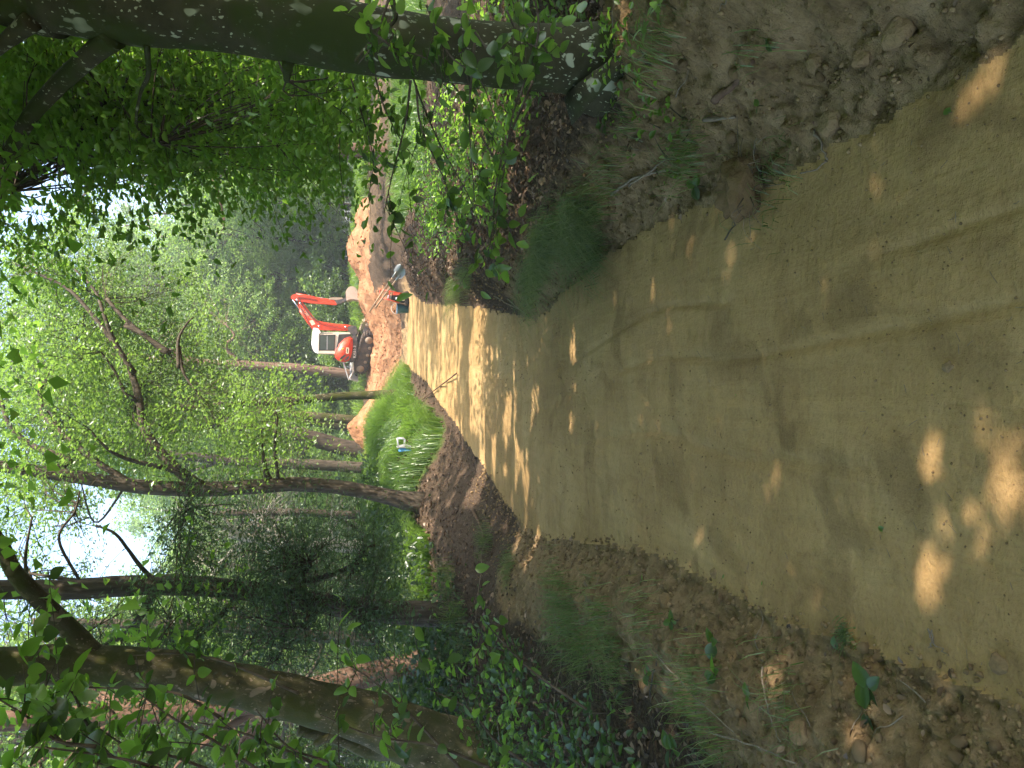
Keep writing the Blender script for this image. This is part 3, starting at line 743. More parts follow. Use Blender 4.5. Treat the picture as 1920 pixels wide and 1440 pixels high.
# ---- leaning trunk at lower left
Y5 = 7.0
t5 = pts_px([(915, 1500, Y5), (860, 1425, Y5), (800, 1390, Y5), (700, 1350, Y5), (600, 1322, Y5), (500, 1298, Y5), (400, 1276, Y5), (300, 1256, Y5), (200, 1248, Y5), (100, 1246, Y5), (0, 1250, Y5), (-150, 1250, Y5), (-300, 1240, Y5)])
t5[0] = gz(t5[0], -.15)
l5 = [(pts_px([(175, 1225, Y5), (140, 1190, Y5), (90, 1140, Y5 - .1), (50, 1100, Y5 - .2), (25, 1070, Y5 - .2), (10, 1035, Y5 - .2), (-20, 990, Y5 - .3)]), .09, .05),
      (pts_px([(760, 1400, Y5), (700, 1408, Y5 + .3), (640, 1385, Y5 + .3), (560, 1370, Y5 + .2)]), .10, .05), (pts_px([(590, 1395, Y5 - .1), (650, 1365, Y5 - .1), (700, 1342, Y5)]), .03, .045)]
tree('leaning_tree', 'thick mossy trunk leaning in from the left edge with a swollen base', t5, [.50, .36, .27, .22, .20, .19, .17, .165, .16, .155, .15, .14, .12], M['bark_moss'], M['beech_leaf'],
     [((-2.6, 6, 7.5), (3.2, 3.2, 1.3), 240), (at(250, 1230, Y5 + 1), (.8, .8, .8), 10)], per=60, csz=(.5, .5, .12), L=.11, limbs=6, extra_limbs=l5, nseg=30, npts=60, rough=.10, keep=0)

# ---- reddish trunk behind the leaning one
Y6 = 10.6
t6 = pts_px([(838, 1232, Y6), (780, 1245, Y6), (700, 1262, Y6), (620, 1284, Y6), (520, 1308, Y6), (400, 1326, Y6), (260, 1338, Y6), (120, 1345, Y6), (0, 1352, Y6), (-150, 1360, Y6)])
t6[0] = gz(t6[0])
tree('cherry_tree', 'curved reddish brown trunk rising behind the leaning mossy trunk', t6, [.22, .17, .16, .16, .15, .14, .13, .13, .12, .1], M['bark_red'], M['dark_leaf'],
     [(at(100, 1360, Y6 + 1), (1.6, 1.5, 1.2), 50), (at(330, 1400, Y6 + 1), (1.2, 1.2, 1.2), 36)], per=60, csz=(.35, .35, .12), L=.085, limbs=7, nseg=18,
     extra_limbs=[(pts_px([(165, 1320, Y6 - 1), (200, 1330, Y6 - 1), (215, 1350, Y6 - 1), (170, 1380, Y6 - 1), (120, 1430, Y6 - 1)]), .035, .01)])

# ---- oak on the right behind the beech leaves
Y7 = 22.0
t7 = pts_px([(735, 288, Y7), (700, 285, Y7), (600, 278, Y7), (500, 272, Y7), (400, 266, Y7), (310, 258, Y7), (240, 252, Y7), (120, 245, Y7)])
t7[0] = gz(t7[0])
l7 = [(pts_px([(372, 275, Y7), (385, 300, Y7 - .2), (398, 330, Y7 - .3), (408, 360, Y7 - .4), (416, 395, Y7 - .4), (420, 425, Y7 - .5)]), .09, .02), (pts_px([(415, 433, Y7 - .5), (420, 425, Y7 - .5), (421, 405, Y7 - .5)]), .015, .02),
      (pts_px([(290, 330, Y7 - 1), (292, 360, Y7 - 1), (278, 385, Y7 - 1), (280, 425, Y7 - 1), (292, 440, Y7 - 1)]), .03, .01)]
tree('oak_tree', 'upright brown oak trunk seen through the beech leaves with a bare hooked branch', t7, [.26, .22, .21, .20, .20, .19, .16, .1], M['bark_red'], M['beech_leaf'],
     [(at(150, 230, Y7 + 1), (2.8, 2.2, 2.4), 90), (at(430, 180, Y7 + 1), (2.4, 2, 1.6), 60), (at(260, 330, Y7 + 1.5), (1.2, 1.2, .8), 16)], per=50, csz=(.5, .5, .15), L=.13, limbs=8, extra_limbs=l7, nseg=16)

# ---- middle distance trunks: (pixel path, depth, base radius, bark, leaf, name, label)
def mid(px_pts, Y, r, bark, leafm, name, label, crowns=(), group=None, per=50, L=.13, csz=(.45, .45, .16), limbs=5, top=.5, **k):
    t = pts_px([(a, b, Y) for a, b in px_pts]); t[0] = gz(t[0])
    return tree(name, label, t, [r * 1.2, r, r * .9, r * top], bark, leafm, [(at(cx, cy, Y + dy), rr, n) for cx, cy, dy, rr, n in crowns], per=per, csz=csz, L=L, limbs=limbs, group=group, nseg=10, **k)
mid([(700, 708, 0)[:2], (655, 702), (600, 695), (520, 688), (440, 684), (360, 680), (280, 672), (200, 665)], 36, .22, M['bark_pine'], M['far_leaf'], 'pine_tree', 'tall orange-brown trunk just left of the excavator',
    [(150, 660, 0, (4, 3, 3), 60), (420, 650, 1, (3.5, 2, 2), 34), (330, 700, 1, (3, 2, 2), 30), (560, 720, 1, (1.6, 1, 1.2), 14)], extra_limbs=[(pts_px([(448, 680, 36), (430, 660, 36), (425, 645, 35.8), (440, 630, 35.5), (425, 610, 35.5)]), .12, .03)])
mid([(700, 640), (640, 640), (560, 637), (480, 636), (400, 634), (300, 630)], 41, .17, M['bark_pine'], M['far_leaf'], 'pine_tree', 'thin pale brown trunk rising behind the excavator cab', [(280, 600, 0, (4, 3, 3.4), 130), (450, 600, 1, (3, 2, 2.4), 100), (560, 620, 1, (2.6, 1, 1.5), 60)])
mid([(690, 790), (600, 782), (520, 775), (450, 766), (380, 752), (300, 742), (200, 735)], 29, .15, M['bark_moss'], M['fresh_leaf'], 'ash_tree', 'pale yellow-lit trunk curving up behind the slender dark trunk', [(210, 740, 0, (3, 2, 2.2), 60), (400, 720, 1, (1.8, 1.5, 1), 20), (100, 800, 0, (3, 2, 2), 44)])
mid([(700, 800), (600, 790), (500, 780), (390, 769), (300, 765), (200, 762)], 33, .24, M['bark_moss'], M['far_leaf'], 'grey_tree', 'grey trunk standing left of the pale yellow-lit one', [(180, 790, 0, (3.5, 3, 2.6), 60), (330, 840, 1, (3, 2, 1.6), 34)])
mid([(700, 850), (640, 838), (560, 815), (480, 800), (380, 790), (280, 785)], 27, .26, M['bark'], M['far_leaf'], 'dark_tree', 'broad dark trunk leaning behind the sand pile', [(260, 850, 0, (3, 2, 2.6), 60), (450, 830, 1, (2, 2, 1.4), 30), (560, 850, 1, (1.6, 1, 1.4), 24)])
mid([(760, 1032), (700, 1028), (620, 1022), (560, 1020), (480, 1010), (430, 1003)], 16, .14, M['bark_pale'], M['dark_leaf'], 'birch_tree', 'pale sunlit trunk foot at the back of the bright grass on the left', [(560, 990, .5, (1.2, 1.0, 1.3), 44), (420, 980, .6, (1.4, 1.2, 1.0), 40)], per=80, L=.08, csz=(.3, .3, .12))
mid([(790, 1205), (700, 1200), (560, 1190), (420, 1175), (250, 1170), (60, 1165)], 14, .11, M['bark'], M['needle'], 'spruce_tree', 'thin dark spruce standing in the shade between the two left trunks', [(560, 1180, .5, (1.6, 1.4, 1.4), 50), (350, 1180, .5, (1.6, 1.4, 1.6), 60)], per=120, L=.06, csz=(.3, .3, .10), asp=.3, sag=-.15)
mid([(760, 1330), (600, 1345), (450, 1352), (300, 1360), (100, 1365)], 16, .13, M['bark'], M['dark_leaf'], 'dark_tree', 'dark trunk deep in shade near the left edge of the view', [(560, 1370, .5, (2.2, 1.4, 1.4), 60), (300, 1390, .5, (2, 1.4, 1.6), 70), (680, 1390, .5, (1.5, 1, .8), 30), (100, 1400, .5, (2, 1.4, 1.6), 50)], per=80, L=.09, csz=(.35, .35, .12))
mid([(750, 960), (650, 965), (560, 960), (470, 961), (400, 963)], 18, .09, M['bark'], M['needle'], 'hemlock_tree', 'drooping dark evergreen just left of the crooked trunk', [(600, 1000, 1, (1.8, 1.3, 1.4), 60), (470, 960, 1.2, (1.6, 1.3, 1.0), 50), (400, 1010, 1.2, (1.4, 1.2, 1.2), 40)], per=110, L=.08, csz=(.34, .34, .12), asp=.3, sag=-.2)
mid([(745, 1090), (650, 1085), (500, 1070), (350, 1050)], 20, .10, M['bark'], M['needle'], 'hemlock_tree', 'drooping dark evergreen behind the rough-barked trunk', [(620, 1090, 1, (2.2, 1.4, 1.6), 60), (480, 1060, 1, (2.0, 1.4, 1.4), 60)], per=110, L=.085, csz=(.36, .36, .12), asp=.3, sag=-.2)

mid([(705, 880), (600, 872), (450, 866), (300, 850), (120, 845)], 24, .15, M['bark'], M['fresh_leaf'], 'maple_tree', 'dark trunk showing through bright leaves right beside the crooked tree', [(60, 700, 0, (3.4, 2.5, 2.2), 110), (40, 840, 0, (2.6, 2.5, 2.2), 80), (250, 850, 1, (1.6, 1.4, 1.6), 40), (560, 880, 0, (1.2, 1, 1.2), 30)], per=60, L=.11)
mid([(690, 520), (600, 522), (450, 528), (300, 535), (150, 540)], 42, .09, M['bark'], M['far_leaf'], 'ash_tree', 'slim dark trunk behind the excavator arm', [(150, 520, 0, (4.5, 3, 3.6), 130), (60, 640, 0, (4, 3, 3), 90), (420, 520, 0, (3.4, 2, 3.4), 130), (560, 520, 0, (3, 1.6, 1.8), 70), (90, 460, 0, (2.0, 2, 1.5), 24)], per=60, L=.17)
mid([(720, 1290), (600, 1285), (400, 1280), (200, 1270)], 22, .16, M['bark'], M['fresh_leaf'], 'maple_tree', 'shadowy trunk far behind the leaning tree', [(120, 1200, 0, (2.4, 2, 2.6), 110), (160, 1370, 0, (2.6, 2, 3.0), 150), (420, 1400, 0, (2.2, 1.6, 2), 90), (400, 1230, 0, (1.6, 1.5, 1.6), 50), (620, 1390, 0, (2, 1.5, 1), 50)], per=60, L=.11)

# ---- dense plantation of thin conifers at the back right
cr_ = [(660, 385), (655, 402), (660, 425), (655, 446), (658, 468), (652, 486), (660, 352), (655, 335), (660, 370), (655, 500), (655, 318), (655, 520), (655, 300)]
for k, (bx, by) in enumerate(cr_):
    Y = 44 + (k * 37 % 11); top = 420 - (k * 53 % 120)
    mid([(bx, by), (560, by - 2), (480, by + 1), (top - 80, by - 2)], Y, .12, M['bark'], M['needle'], 'conifer_tree', 'thin dark conifer beyond the spoil heap', [(560, by, 0, (1.7, 1.6, 2.0), 20), (430, by, 0, (1.6, 1.6, 2.6), 22), (330, by, 0, (1.2, 1.2, 2.4), 10), (630, by, 0, (1.6, 1.4, 1.0), 7)],
        group='thin conifers in the plantation behind', per=55, L=.24, csz=(.5, .5, .2), limbs=3, asp=.35, sag=-.1, twigs=False)

# ---- broadleaf wood behind: shared crowns
rs = np.random.default_rng(3)
back = []
for k in range(44):
    x = -36 + k * 1.65 + rs.uniform(-.8, .8); Y = rs.uniform(44, 58)
    h = rs.uniform(13, 18.5)
    if 8.5 < x < 17: h = rs.uniform(9, 11.5)
    if -14 < x < -8.5: h = rs.uniform(10, 12.5)
    back.append((x, Y, h))
for k in range(30):
    x = -48 + k * 3.3 + rs.uniform(-1, 1); h = rs.uniform(20, 27)
    if 14 < x < 28 or -22 < x < -12: h *= .62
    back.append((x, rs.uniform(66, 90), h))
for k in range(26):
    back.append((rs.uniform(-26, -8.5), rs.uniform(20, 42), rs.uniform(7, 11) + 4 * (k % 3 == 0)))
for k in range(16):
    back.append((-6 + k * 1.05 + rs.uniform(-.4, .4), rs.uniform(39.5, 43.5), rs.uniform(6, 11)))
for (x, y, h) in [(10, 38, 9), (14, 32, 10), (17, 26, 9), (12.5, 26, 7.5), (20, 20, 10)]: back.append((x, y, h))
protos = []
for v in range(6):
    b = (0, 0, 0)
    cl = np.concatenate([ell((0, 0, .62), (.22, .22, .36), 190), ell((.05, 0, .28), (.20, .18, .18), 80)])
    P, nrm, d, cv = leaf_points(cl, 60, (.022, .022, .010), .6)
    Ls = .0115 * rng.uniform(.7, 1.3, len(P)); V, F, q = leaf_geo(P, nrm, d, Ls, Ls * .7)
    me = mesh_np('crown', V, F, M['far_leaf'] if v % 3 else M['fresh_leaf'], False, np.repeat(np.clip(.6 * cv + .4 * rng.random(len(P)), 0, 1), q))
    V, F = tube(spline([(0, 0, -.02), (.01, 0, .3), (-.01, .01, .6), (0, 0, .85)], 10), np.linspace(.012, .003, 10), 7); mb = MB().add(V, F)
    tm = mb.mesh('trunk', M['bark'], True)
    mb = MB()
    for i in rng.choice(len(cl), 26, replace=False):
        e = cl[i]; V, F = tube(limb_curve((0, 0, max(.12, e[2] * .75)), e, .05, .06, 6), np.linspace(.004, .0012, 6), 4); mb.add(V, F)
    protos.append((me, tm, mb.mesh('limbs', M['bark'], True)))
for k, (x, y, h) in enumerate(back):
    z0 = float(H(x, y)); me, tm, lm = protos[k % 6]
    if in_gap(np.array([[x, y, z0 + h * .8]]), .8)[0]: h *= .8
    near_ = y < 43
    lab = ('bushy broadleaf tree in the shaded wood' if x < 0 else 'bushy broadleaf tree beyond the grass on the right') if near_ else ('hazy green tree in the wood' if y < 65 else 'palest tree in the farthest row')
    root = thing('broadleaf_tree', lab, 'tree', {True: 'trees in the wood behind', False: 'trees in the wood behind'}[True], loc=(x, y, z0), rz=float(rs.uniform(0, 6.28)))
    root.scale = (h * rs.uniform(.9, 1.15), h * rs.uniform(.9, 1.15), h)
    link('trunk', tm, root); link('limbs', lm, root, 'stuff'); link('crown', me, root, 'stuff')

# ---- shrubs in front of the wood
shp = []
for v in range(4):
    cl = ell((0, 0, .5), (.5, .45, .45), 60); P, nrm, d, cv = leaf_points(cl, 50, (.075, .075, .035), .6)
    Ls = .055 * rng.uniform(.7, 1.3, len(P)); V, F, q = leaf_geo(P, nrm, d, Ls, Ls * .6)
    me = mesh_np('foliage', V, F, (M['far_leaf'], M['fresh_leaf'], M['dark_leaf'], M['far_leaf'])[v], False, np.repeat(np.clip(.6 * cv + .4 * rng.random(len(P)), 0, 1), q))
    mb = MB()
    for i in range(14):
        V, F = tube(limb_curve((0, 0, -.03), cl[i * 3], .03, .06, 5), np.linspace(.012, .003, 5), 4); mb.add(V, F)
    shp.append((me, mb.mesh('stem', M['bark'], True)))
shr = [(-3.4, 31, 2.6, 0), (-5.5, 29, 2.4, 1), (-1.8, 37, 3.0, 0), (.5, 39, 3.2, 2), (2.8, 40, 3.0, 1), (5.2, 40, 3.2, 0), (7.4, 41, 2.8, 3), (-8, 30, 3.2, 0), (-3.2, 26.5, 1.5, 1), (-10.5, 26, 2.8, 2), (-7.5, 21, 1.8, 0),
       (9.5, 36, 2.2, 1), (4, 37.5, 2.0, 2), (1.6, 37, 2.2, 0), (-12, 22, 3, 2), (-2.6, 24.6, .8, 1), (-3.6, 40, 4, 2), (-6.5, 38, 4, 0), (12, 30, 2.0, 3), (8.2, 26, 1.0, 1), (-5.2, 23.4, 1.2, 0), (-9, 36, 4, 3), (-13, 33, 4, 0), (-15, 27, 3.4, 3), (3.4, 44, 5, 0), (-1, 45, 5, 1), (7.5, 46, 5, 3), (-5, 46, 5, 3)]
for k, (x, y, h, v) in enumerate(shr):
    root = thing('shrub', 'leafy shrub by the excavator' if x > -3 else 'leafy shrub behind the grass bank', 'shrub', 'shrubs along the edge of the wood', loc=(x, y, float(H(x, y)) - .05), rz=k * 1.3)
    root.scale = (h * 1.1, h * 1.1, h)
    link('stem', shp[v][1], root, 'stuff'); link('foliage', shp[v][0], root, 'stuff')

# ------------------------------------------------------------------ the excavator
import bmesh
def prism(name, prof, y0, y1, mat, parent, bev=.015, label=None, seg=2):
    bm = bmesh.new()
    lo = [bm.verts.new((x, y0, z)) for x, z in prof]; hi = [bm.verts.new((x, y1, z)) for x, z in prof]
    bm.faces.new(lo); bm.faces.new(hi[::-1]); n = len(prof)
    for i in range(n): bm.faces.new((lo[i], hi[i], hi[(i + 1) % n], lo[(i + 1) % n]))
    bmesh.ops.recalc_face_normals(bm, faces=bm.faces)
    if bev: bmesh.ops.bevel(bm, geom=[e for e in bm.edges if e.calc_face_angle(0) > .3], offset=bev, segments=seg, affect='EDGES', clamp_overlap=True)
    me = bpy.data.meshes.new(name); bm.to_mesh(me); bm.free(); me.materials.append(mat)
    for p in me.polygons: p.use_smooth = False
    o = link(name, me, parent, label=label); return o
def box(name, c, s, mat, parent, bev=.01, rot=None):
    bm = bmesh.new(); bmesh.ops.create_cube(bm, size=1.0)
    for v in bm.verts: v.co = Vector((v.co.x * s[0], v.co.y * s[1], v.co.z * s[2]))
    if bev: bmesh.ops.bevel(bm, geom=bm.edges[:], offset=min(bev, min(s) * .45), segments=2, affect='EDGES')
    me = bpy.data.meshes.new(name); bm.to_mesh(me); bm.free(); me.materials.append(mat)
    o = link(name, me, parent, loc=c)
    if rot: o.rotation_euler = rot
    return o
def rod(name, pts, r, mat, parent, n=8, label=None):
    V, F = tube(pts, r, n); return link(name, MB().add(V, F).mesh(name, mat, True), parent, label=label)
def text(name, s, size, loc, rot, mat, parent):
    cu = bpy.data.curves.new(name, 'FONT'); cu.body = s; cu.size = size; cu.extrude = .002; cu.align_x = 'CENTER'; cu.align_y = 'CENTER'
    tmp = bpy.data.objects.new('t', cu); COL.objects.link(tmp)
    dg = bpy.context.evaluated_depsgraph_get(); dg.update()
    me = bpy.data.meshes.new_from_object(tmp.evaluated_get(dg)); bpy.data.objects.remove(tmp)
    me.name = name; me.materials.clear(); me.materials.append(mat)
    o = link(name, me, parent, loc=loc); o.rotation_euler = rot; return o

YE = 33.0
GE = at(697, 675, YE)
EX = thing('excavator', 'orange-red tracked mini excavator with a pale cab standing on the dug heap', 'excavator', loc=tuple(GE))
def E(zx, zy): return ((675 - (540 + zy / 8)) / 43.7, (697 - (540 + zx / 8)) / 43.7)
def EL(l): return [E(*p) for p in l]
def build_excavator():
    P = EX
    boom = prism('boom', EL([(985, 575), (900, 562), (720, 552), (560, 528), (480, 512), (435, 470), (255, 232), (205, 245), (228, 330), (330, 545), (395, 610), (450, 640), (560, 652), (900, 652), (985, 610)]), .02, .24, M['orange_paint'], P, .02)
    for zx, zy in ((500, 590), (880, 600), (235, 262)):
        x, z = E(zx, zy); rod('pin', [(x, -.01, z), (x, .27, z)], .04, M['chrome'], boom, 12)
    a, b = E(415, 612), E(235, 348); rod('arm_cylinder', [(a[0] - .05, .13, a[1] - .02), (b[0] - .04, .13, b[1])], .065, M['orange_paint'], P, 12)
    c = E(128, 205); rod('cylinder_rod', [(b[0] - .04, .13, b[1]), (c[0] - .01, .13, c[1])], .032, M['chrome'], P, 10)
    rod('hose', [(a[0] + .05, .0, a[1] + .1), ((a[0] + b[0]) / 2 + .04, -.02, (a[1] + b[1]) / 2 + .02), (b[0] + .06, .0, b[1])], .014, M['black'], P, 6)
    st = prism('arm', EL([(100, 180), (118, 148), (160, 130), (340, 150), (560, 180), (735, 215), (760, 262), (745, 280), (560, 268), (400, 262), (230, 235), (150, 225), (108, 200)]), .04, .22, M['orange_paint'], P, .018)
    x, z = E(190, 215); rod('pin', [(x, .0, z), (x, .26, z)], .045, M['chrome'], st, 12)
    a, b = E(175, 130), E(430, 170); rod('bucket_cylinder', [(a[0], .13, a[1]), (b[0], .13, b[1])], .055, M['orange_paint'], P, 12)
    c = E(660, 190); rod('cylinder_rod', [(b[0], .13, b[1]), (c[0], .13, c[1])], .028, M['chrome'], P, 10)
    prism('link', EL([(640, 175), (690, 165), (830, 165), (870, 195), (840, 225), (700, 205), (650, 205)]), .03, .23, M['muddy_steel'], P, .015)
    prism('coupler', EL([(720, 215), (800, 195), (900, 160), (905, 215), (840, 240), (760, 272)]), .0, .26, M['dark_grey'], P, .02)
    # bucket: curved shell with open mouth
    prof = EL([(895, 225), (885, 150), (880, 90), (905, 40), (935, 14), (985, 6), (1030, 32), (1075, 105), (1100, 180), (1112, 228), (1085, 222), (1000, 200), (940, 205)])
    bk = prism('bucket', prof, -.22, .46, M['bucket_steel'], P, .02)
    x0, z0 = E(1112, 228)
    for k in range(4): box('tooth', (x0 + .01, -.16 + k * .19, z0 - .03), (.05, .06, .12), M['muddy_steel'], bk, .008, (0, .25, 0))
    x, z = E(900, 190); rod('pin', [(x, -.05, z), (x, .3, z)], .04, M['muddy_steel'], bk, 10)
    # swing post and deck
    prism('swing_post', EL([(900, 600), (960, 570), (1040, 590), (1060, 700), (1000, 740), (930, 690)]), -.1, .36, M['dark_grey'], P, .03)
    prism('deck', EL([(955, 735), (1045, 735), (1052, 900), (1036, 1045), (985, 1120), (930, 1110), (972, 960), (978, 850)]), -.68, .66, M['dark_grey'], P, .03)
    prism('slew_ring', EL([(1048, 790), (1100, 800), (1100, 1000), (1048, 1000)]), -.35, .35, M['black'], P, .02)
    # cab
    cab = prism('cab', EL([(490, 712), (540, 702), (780, 690), (950, 690), (955, 1002), (740, 1006), (500, 1000), (478, 985)]), -.64, .20, M['cream_paint'], P, .03)
    prism('roof', EL([(432, 634), (414, 720), (404, 860), (424, 945), (455, 985), (500, 1004), (505, 1000), (508, 725), (540, 700), (500, 640)]), -.68, .24, M['white_roof'], P, .035, seg=3)
    w_ = prism('side_window', EL([(520, 735), (738, 727), (728, 955), (512, 955)]), -.662, -.640, M['black'], P, .006)
    prism('window_pane', EL([(530, 745), (728, 738), (718, 945), (522, 945)]), -.672, -.6625, M['glass'], w_, .0)
    prism('window_divider', EL([(620, 742), (628, 742), (626, 945), (618, 945)]), -.678, -.6725, M['grey_plastic'], w_, .0)
    prism('windscreen', EL([(560, 701), (770, 690), (770, 684), (560, 695)]), -.56, .12, M['glass'], P, .004)
    for yy in (-.5, .05):
        prism('front_window_bar', EL([(540, 700), (780, 688), (780, 680), (540, 692)]), yy, yy + .03, M['cream_paint'], P, .004)
    prism('cab_lower_panel', EL([(786, 722), (950, 715), (950, 775), (880, 790), (800, 870), (752, 960), (748, 950)]), -.668, -.640, M['black'], P, .008)
    prism('rear_post', EL([(500, 962), (735, 962), (735, 1003), (500, 1000)]), -.675, -.645, M['cream_paint'], P, .008)
    rod('handrail', [(*[E(560, 715)[0]], -.7, E(560, 715)[1]), (E(700, 708)[0], -.72, E(700, 708)[1])], .012, M['black'], P, 6)
    prism('seat', EL([(640, 850), (735, 840), (735, 930), (560, 930), (560, 905), (640, 905)]), -.45, -.05, M['black'], P, .03)
    # engine cover / counterweight, rounded
    ec = prism('engine_cover', EL([(968, 752), (900, 765), (842, 800), (795, 860), (757, 935), (728, 990), (722, 1030), (745, 1075), (790, 1105), (850, 1116), (910, 1108), (948, 1070), (972, 980), (982, 880), (984, 800)]), -.80, .64, M['orange_paint'], P, .10, seg=5)
    for p in ec.data.polygons: p.use_smooth = True
    for prof in ([(802, 1080), (820, 1045), (860, 1018), (890, 1015), (868, 1045), (820, 1090)], [(862, 1098), (880, 1075), (900, 1050), (932, 1030), (930, 1060), (905, 1088), (880, 1100)]):
        prism('vent', EL(prof), -.806, -.79, M['black'], ec, .003)
    lb = prism('label', EL([(888, 912), (928, 912), (926, 998), (886, 998)]), -.806, -.795, M['sticker'], ec, .0)
    prism('label_print', EL([(900, 925), (914, 925), (913, 985), (899, 985)]), -.809, -.8065, M['dark_grey'], lb, .0)
    x, z = E(1008, 970); text('model_lettering', 'KX61-3', .16, (x, -.688, z), (math.pi / 2, 0, 0), M['white_print'], P)
    x, z = E(322, 405); text('brand_lettering', 'KUBOTA', .17, (x, .012, z), (math.pi / 2, math.radians(-52) + math.pi * 0, 0), M['sticker'], P).scale = (1, 1, 1)
    for off in (0, .05):
        rod('hose', spline([(*[E(900, 640)[0] + off], -.02, E(900, 640)[1]), (E(700, 600)[0] + off, -.03, E(700, 600)[1]), (E(520, 560)[0] + off, -.03, E(520, 560)[1]), (E(400, 470)[0] + off, -.03, E(400, 470)[1]), (E(260, 290)[0] + off, -.02, E(260, 290)[1]), (E(230, 215)[0] + off, .0, E(230, 215)[1])], 20), .011, M['black'], P, 5)
        rod('hose', spline([(E(190, 190)[0] + off, .02, E(190, 190)[1]), (E(330, 200)[0] + off, .02, E(330, 200)[1]), (E(480, 225)[0] + off, .02, E(480, 225)[1])], 8), .010, M['black'], P, 5)
    st_ = prism('sticker', EL([(360, 515), (415, 502), (450, 562), (400, 585)]), .008, .018, M['sticker'], P, .0)
    # undercarriage, turned and tipped towards the viewer
    U = bpy.data.objects.new('undercarriage', None); COL.objects.link(U); U.parent = P
    c = E(1150, 860); U.location = (c[0] - .02, .05, c[1] + .0); U.rotation_euler = (0, math.radians(14), math.radians(-33))
    def stadium(L, R, n=10):
        a = [(L / 2 - R + R * math.sin(t), R * math.cos(t)) for t in np.linspace(0, math.pi, n)]
        return a + [(-x, -z) for x, z in a]
    for s in (-1, 1):
        y0 = s * .60
        tr = prism('track', stadium(1.95, .27), y0 - .15, y0 + .15, M['rubber'] if s < 0 else M['muddy_steel'], U, .015)
        prism('track_recess', stadium(1.78, .19), y0 - .158, y0 - .1505, M['dark_grey'] if s < 0 else M['muddy_steel'], tr, .0)
        for xx in (.71, -.71): rod('wheel', [(xx, y0 - .175, 0), (xx, y0 - .10, 0)], .16, M['muddy_steel'], tr, 16)
        for xx in (-.35, 0, .35): rod('roller', [(xx, y0 - .170, -.12), (xx, y0 - .10, -.12)], .07, M['muddy_steel'], tr, 12)
        mb = MB(); pr = stadium(1.95, .27, 12)
        per = np.array(pr); n = len(per)
        seg = np.roll(per, -1, 0) - per; sl_ = np.linalg.norm(seg, axis=1); cum = np.concatenate([[0], np.cumsum(sl_)]); tot = cum[-1]
        cube = np.array([[a, b, c] for a in (-.5, .5) for b in (-.5, .5) for c in (-.5, .5)]); CF = np.array([[0, 1, 3, 2], [4, 6, 7, 5], [0, 4, 5, 1], [2, 3, 7, 6], [0, 2, 6, 4], [1, 5, 7, 3]])
        for k in range(46):
            d = tot * k / 46; i = min(np.searchsorted(cum, d, 'right') - 1, n - 1); f = (d - cum[i]) / sl_[i]; p = per[i] + seg[i] * f; tdir = seg[i] / sl_[i]; nrm = np.array([-tdir[1], tdir[0]]) * -1
            if np.dot(nrm, p - np.clip(p, [-.7, 0], [.7, 0])) < 0: nrm = -nrm
            v = cube * [.05, .29, .05]; q = p + nrm * .012
            V = np.stack([q[0] + v[:, 0] * tdir[0] + v[:, 2] * nrm[0], y0 + v[:, 1], q[1] + v[:, 0] * tdir[1] + v[:, 2] * nrm[1]], 1); mb.add(V, CF)
        link('grousers', mb.mesh('grousers', M['rubber'] if s < 0 else M['muddy_steel'], False), tr, 'stuff')
    box('frame', (0, 0, .06), (1.3, .9, .22), M['dark_grey'], U, .03)
    bl = box('dozer_blade', (-1.36, 0, .10), (.07, 1.45, .36), M['silver'], U, .02)
    for s in (-1, 1):
        rod('blade_arm', [(-.55, s * .33, .05), (-1.0, s * .33, .02), (-1.34, s * .33, .02)], .055, M['dark_grey'], U, 8)
    rod('blade_cylinder', [(-.6, 0, .22), (-1.32, 0, .12)], .045, M['chrome'], U, 10)
    # pale ramp frame leaning out at the back
    e = [E(*p) for p in [(850, 1125), (925, 1370), (990, 1245), (985, 1130), (930, 1150)]]
    fr = [((e[0][0], -.3, e[0][1]), (e[1][0], -.3, e[1][1])), ((e[3][0], -.3, e[3][1]), (e[2][0], -.3, e[2][1])), ((e[4][0], -.3, e[4][1]), (e[2][0], -.3, e[2][1])), ((e[1][0], -.3, e[1][1]), (e[2][0], -.3, e[2][1])), ((e[0][0] - .01, .3, e[0][1]), (e[1][0], .3, e[1][1])), ((e[0][0], -.3, e[0][1]), (e[0][0], .3, e[0][1])), ((e[1][0], -.3, e[1][1]), (e[1][0], .3, e[1][1]))]
    for a, b in fr: rod('rear_frame_bar', [a, b], .028, M['white_roof'], P, 6)
build_excavator()

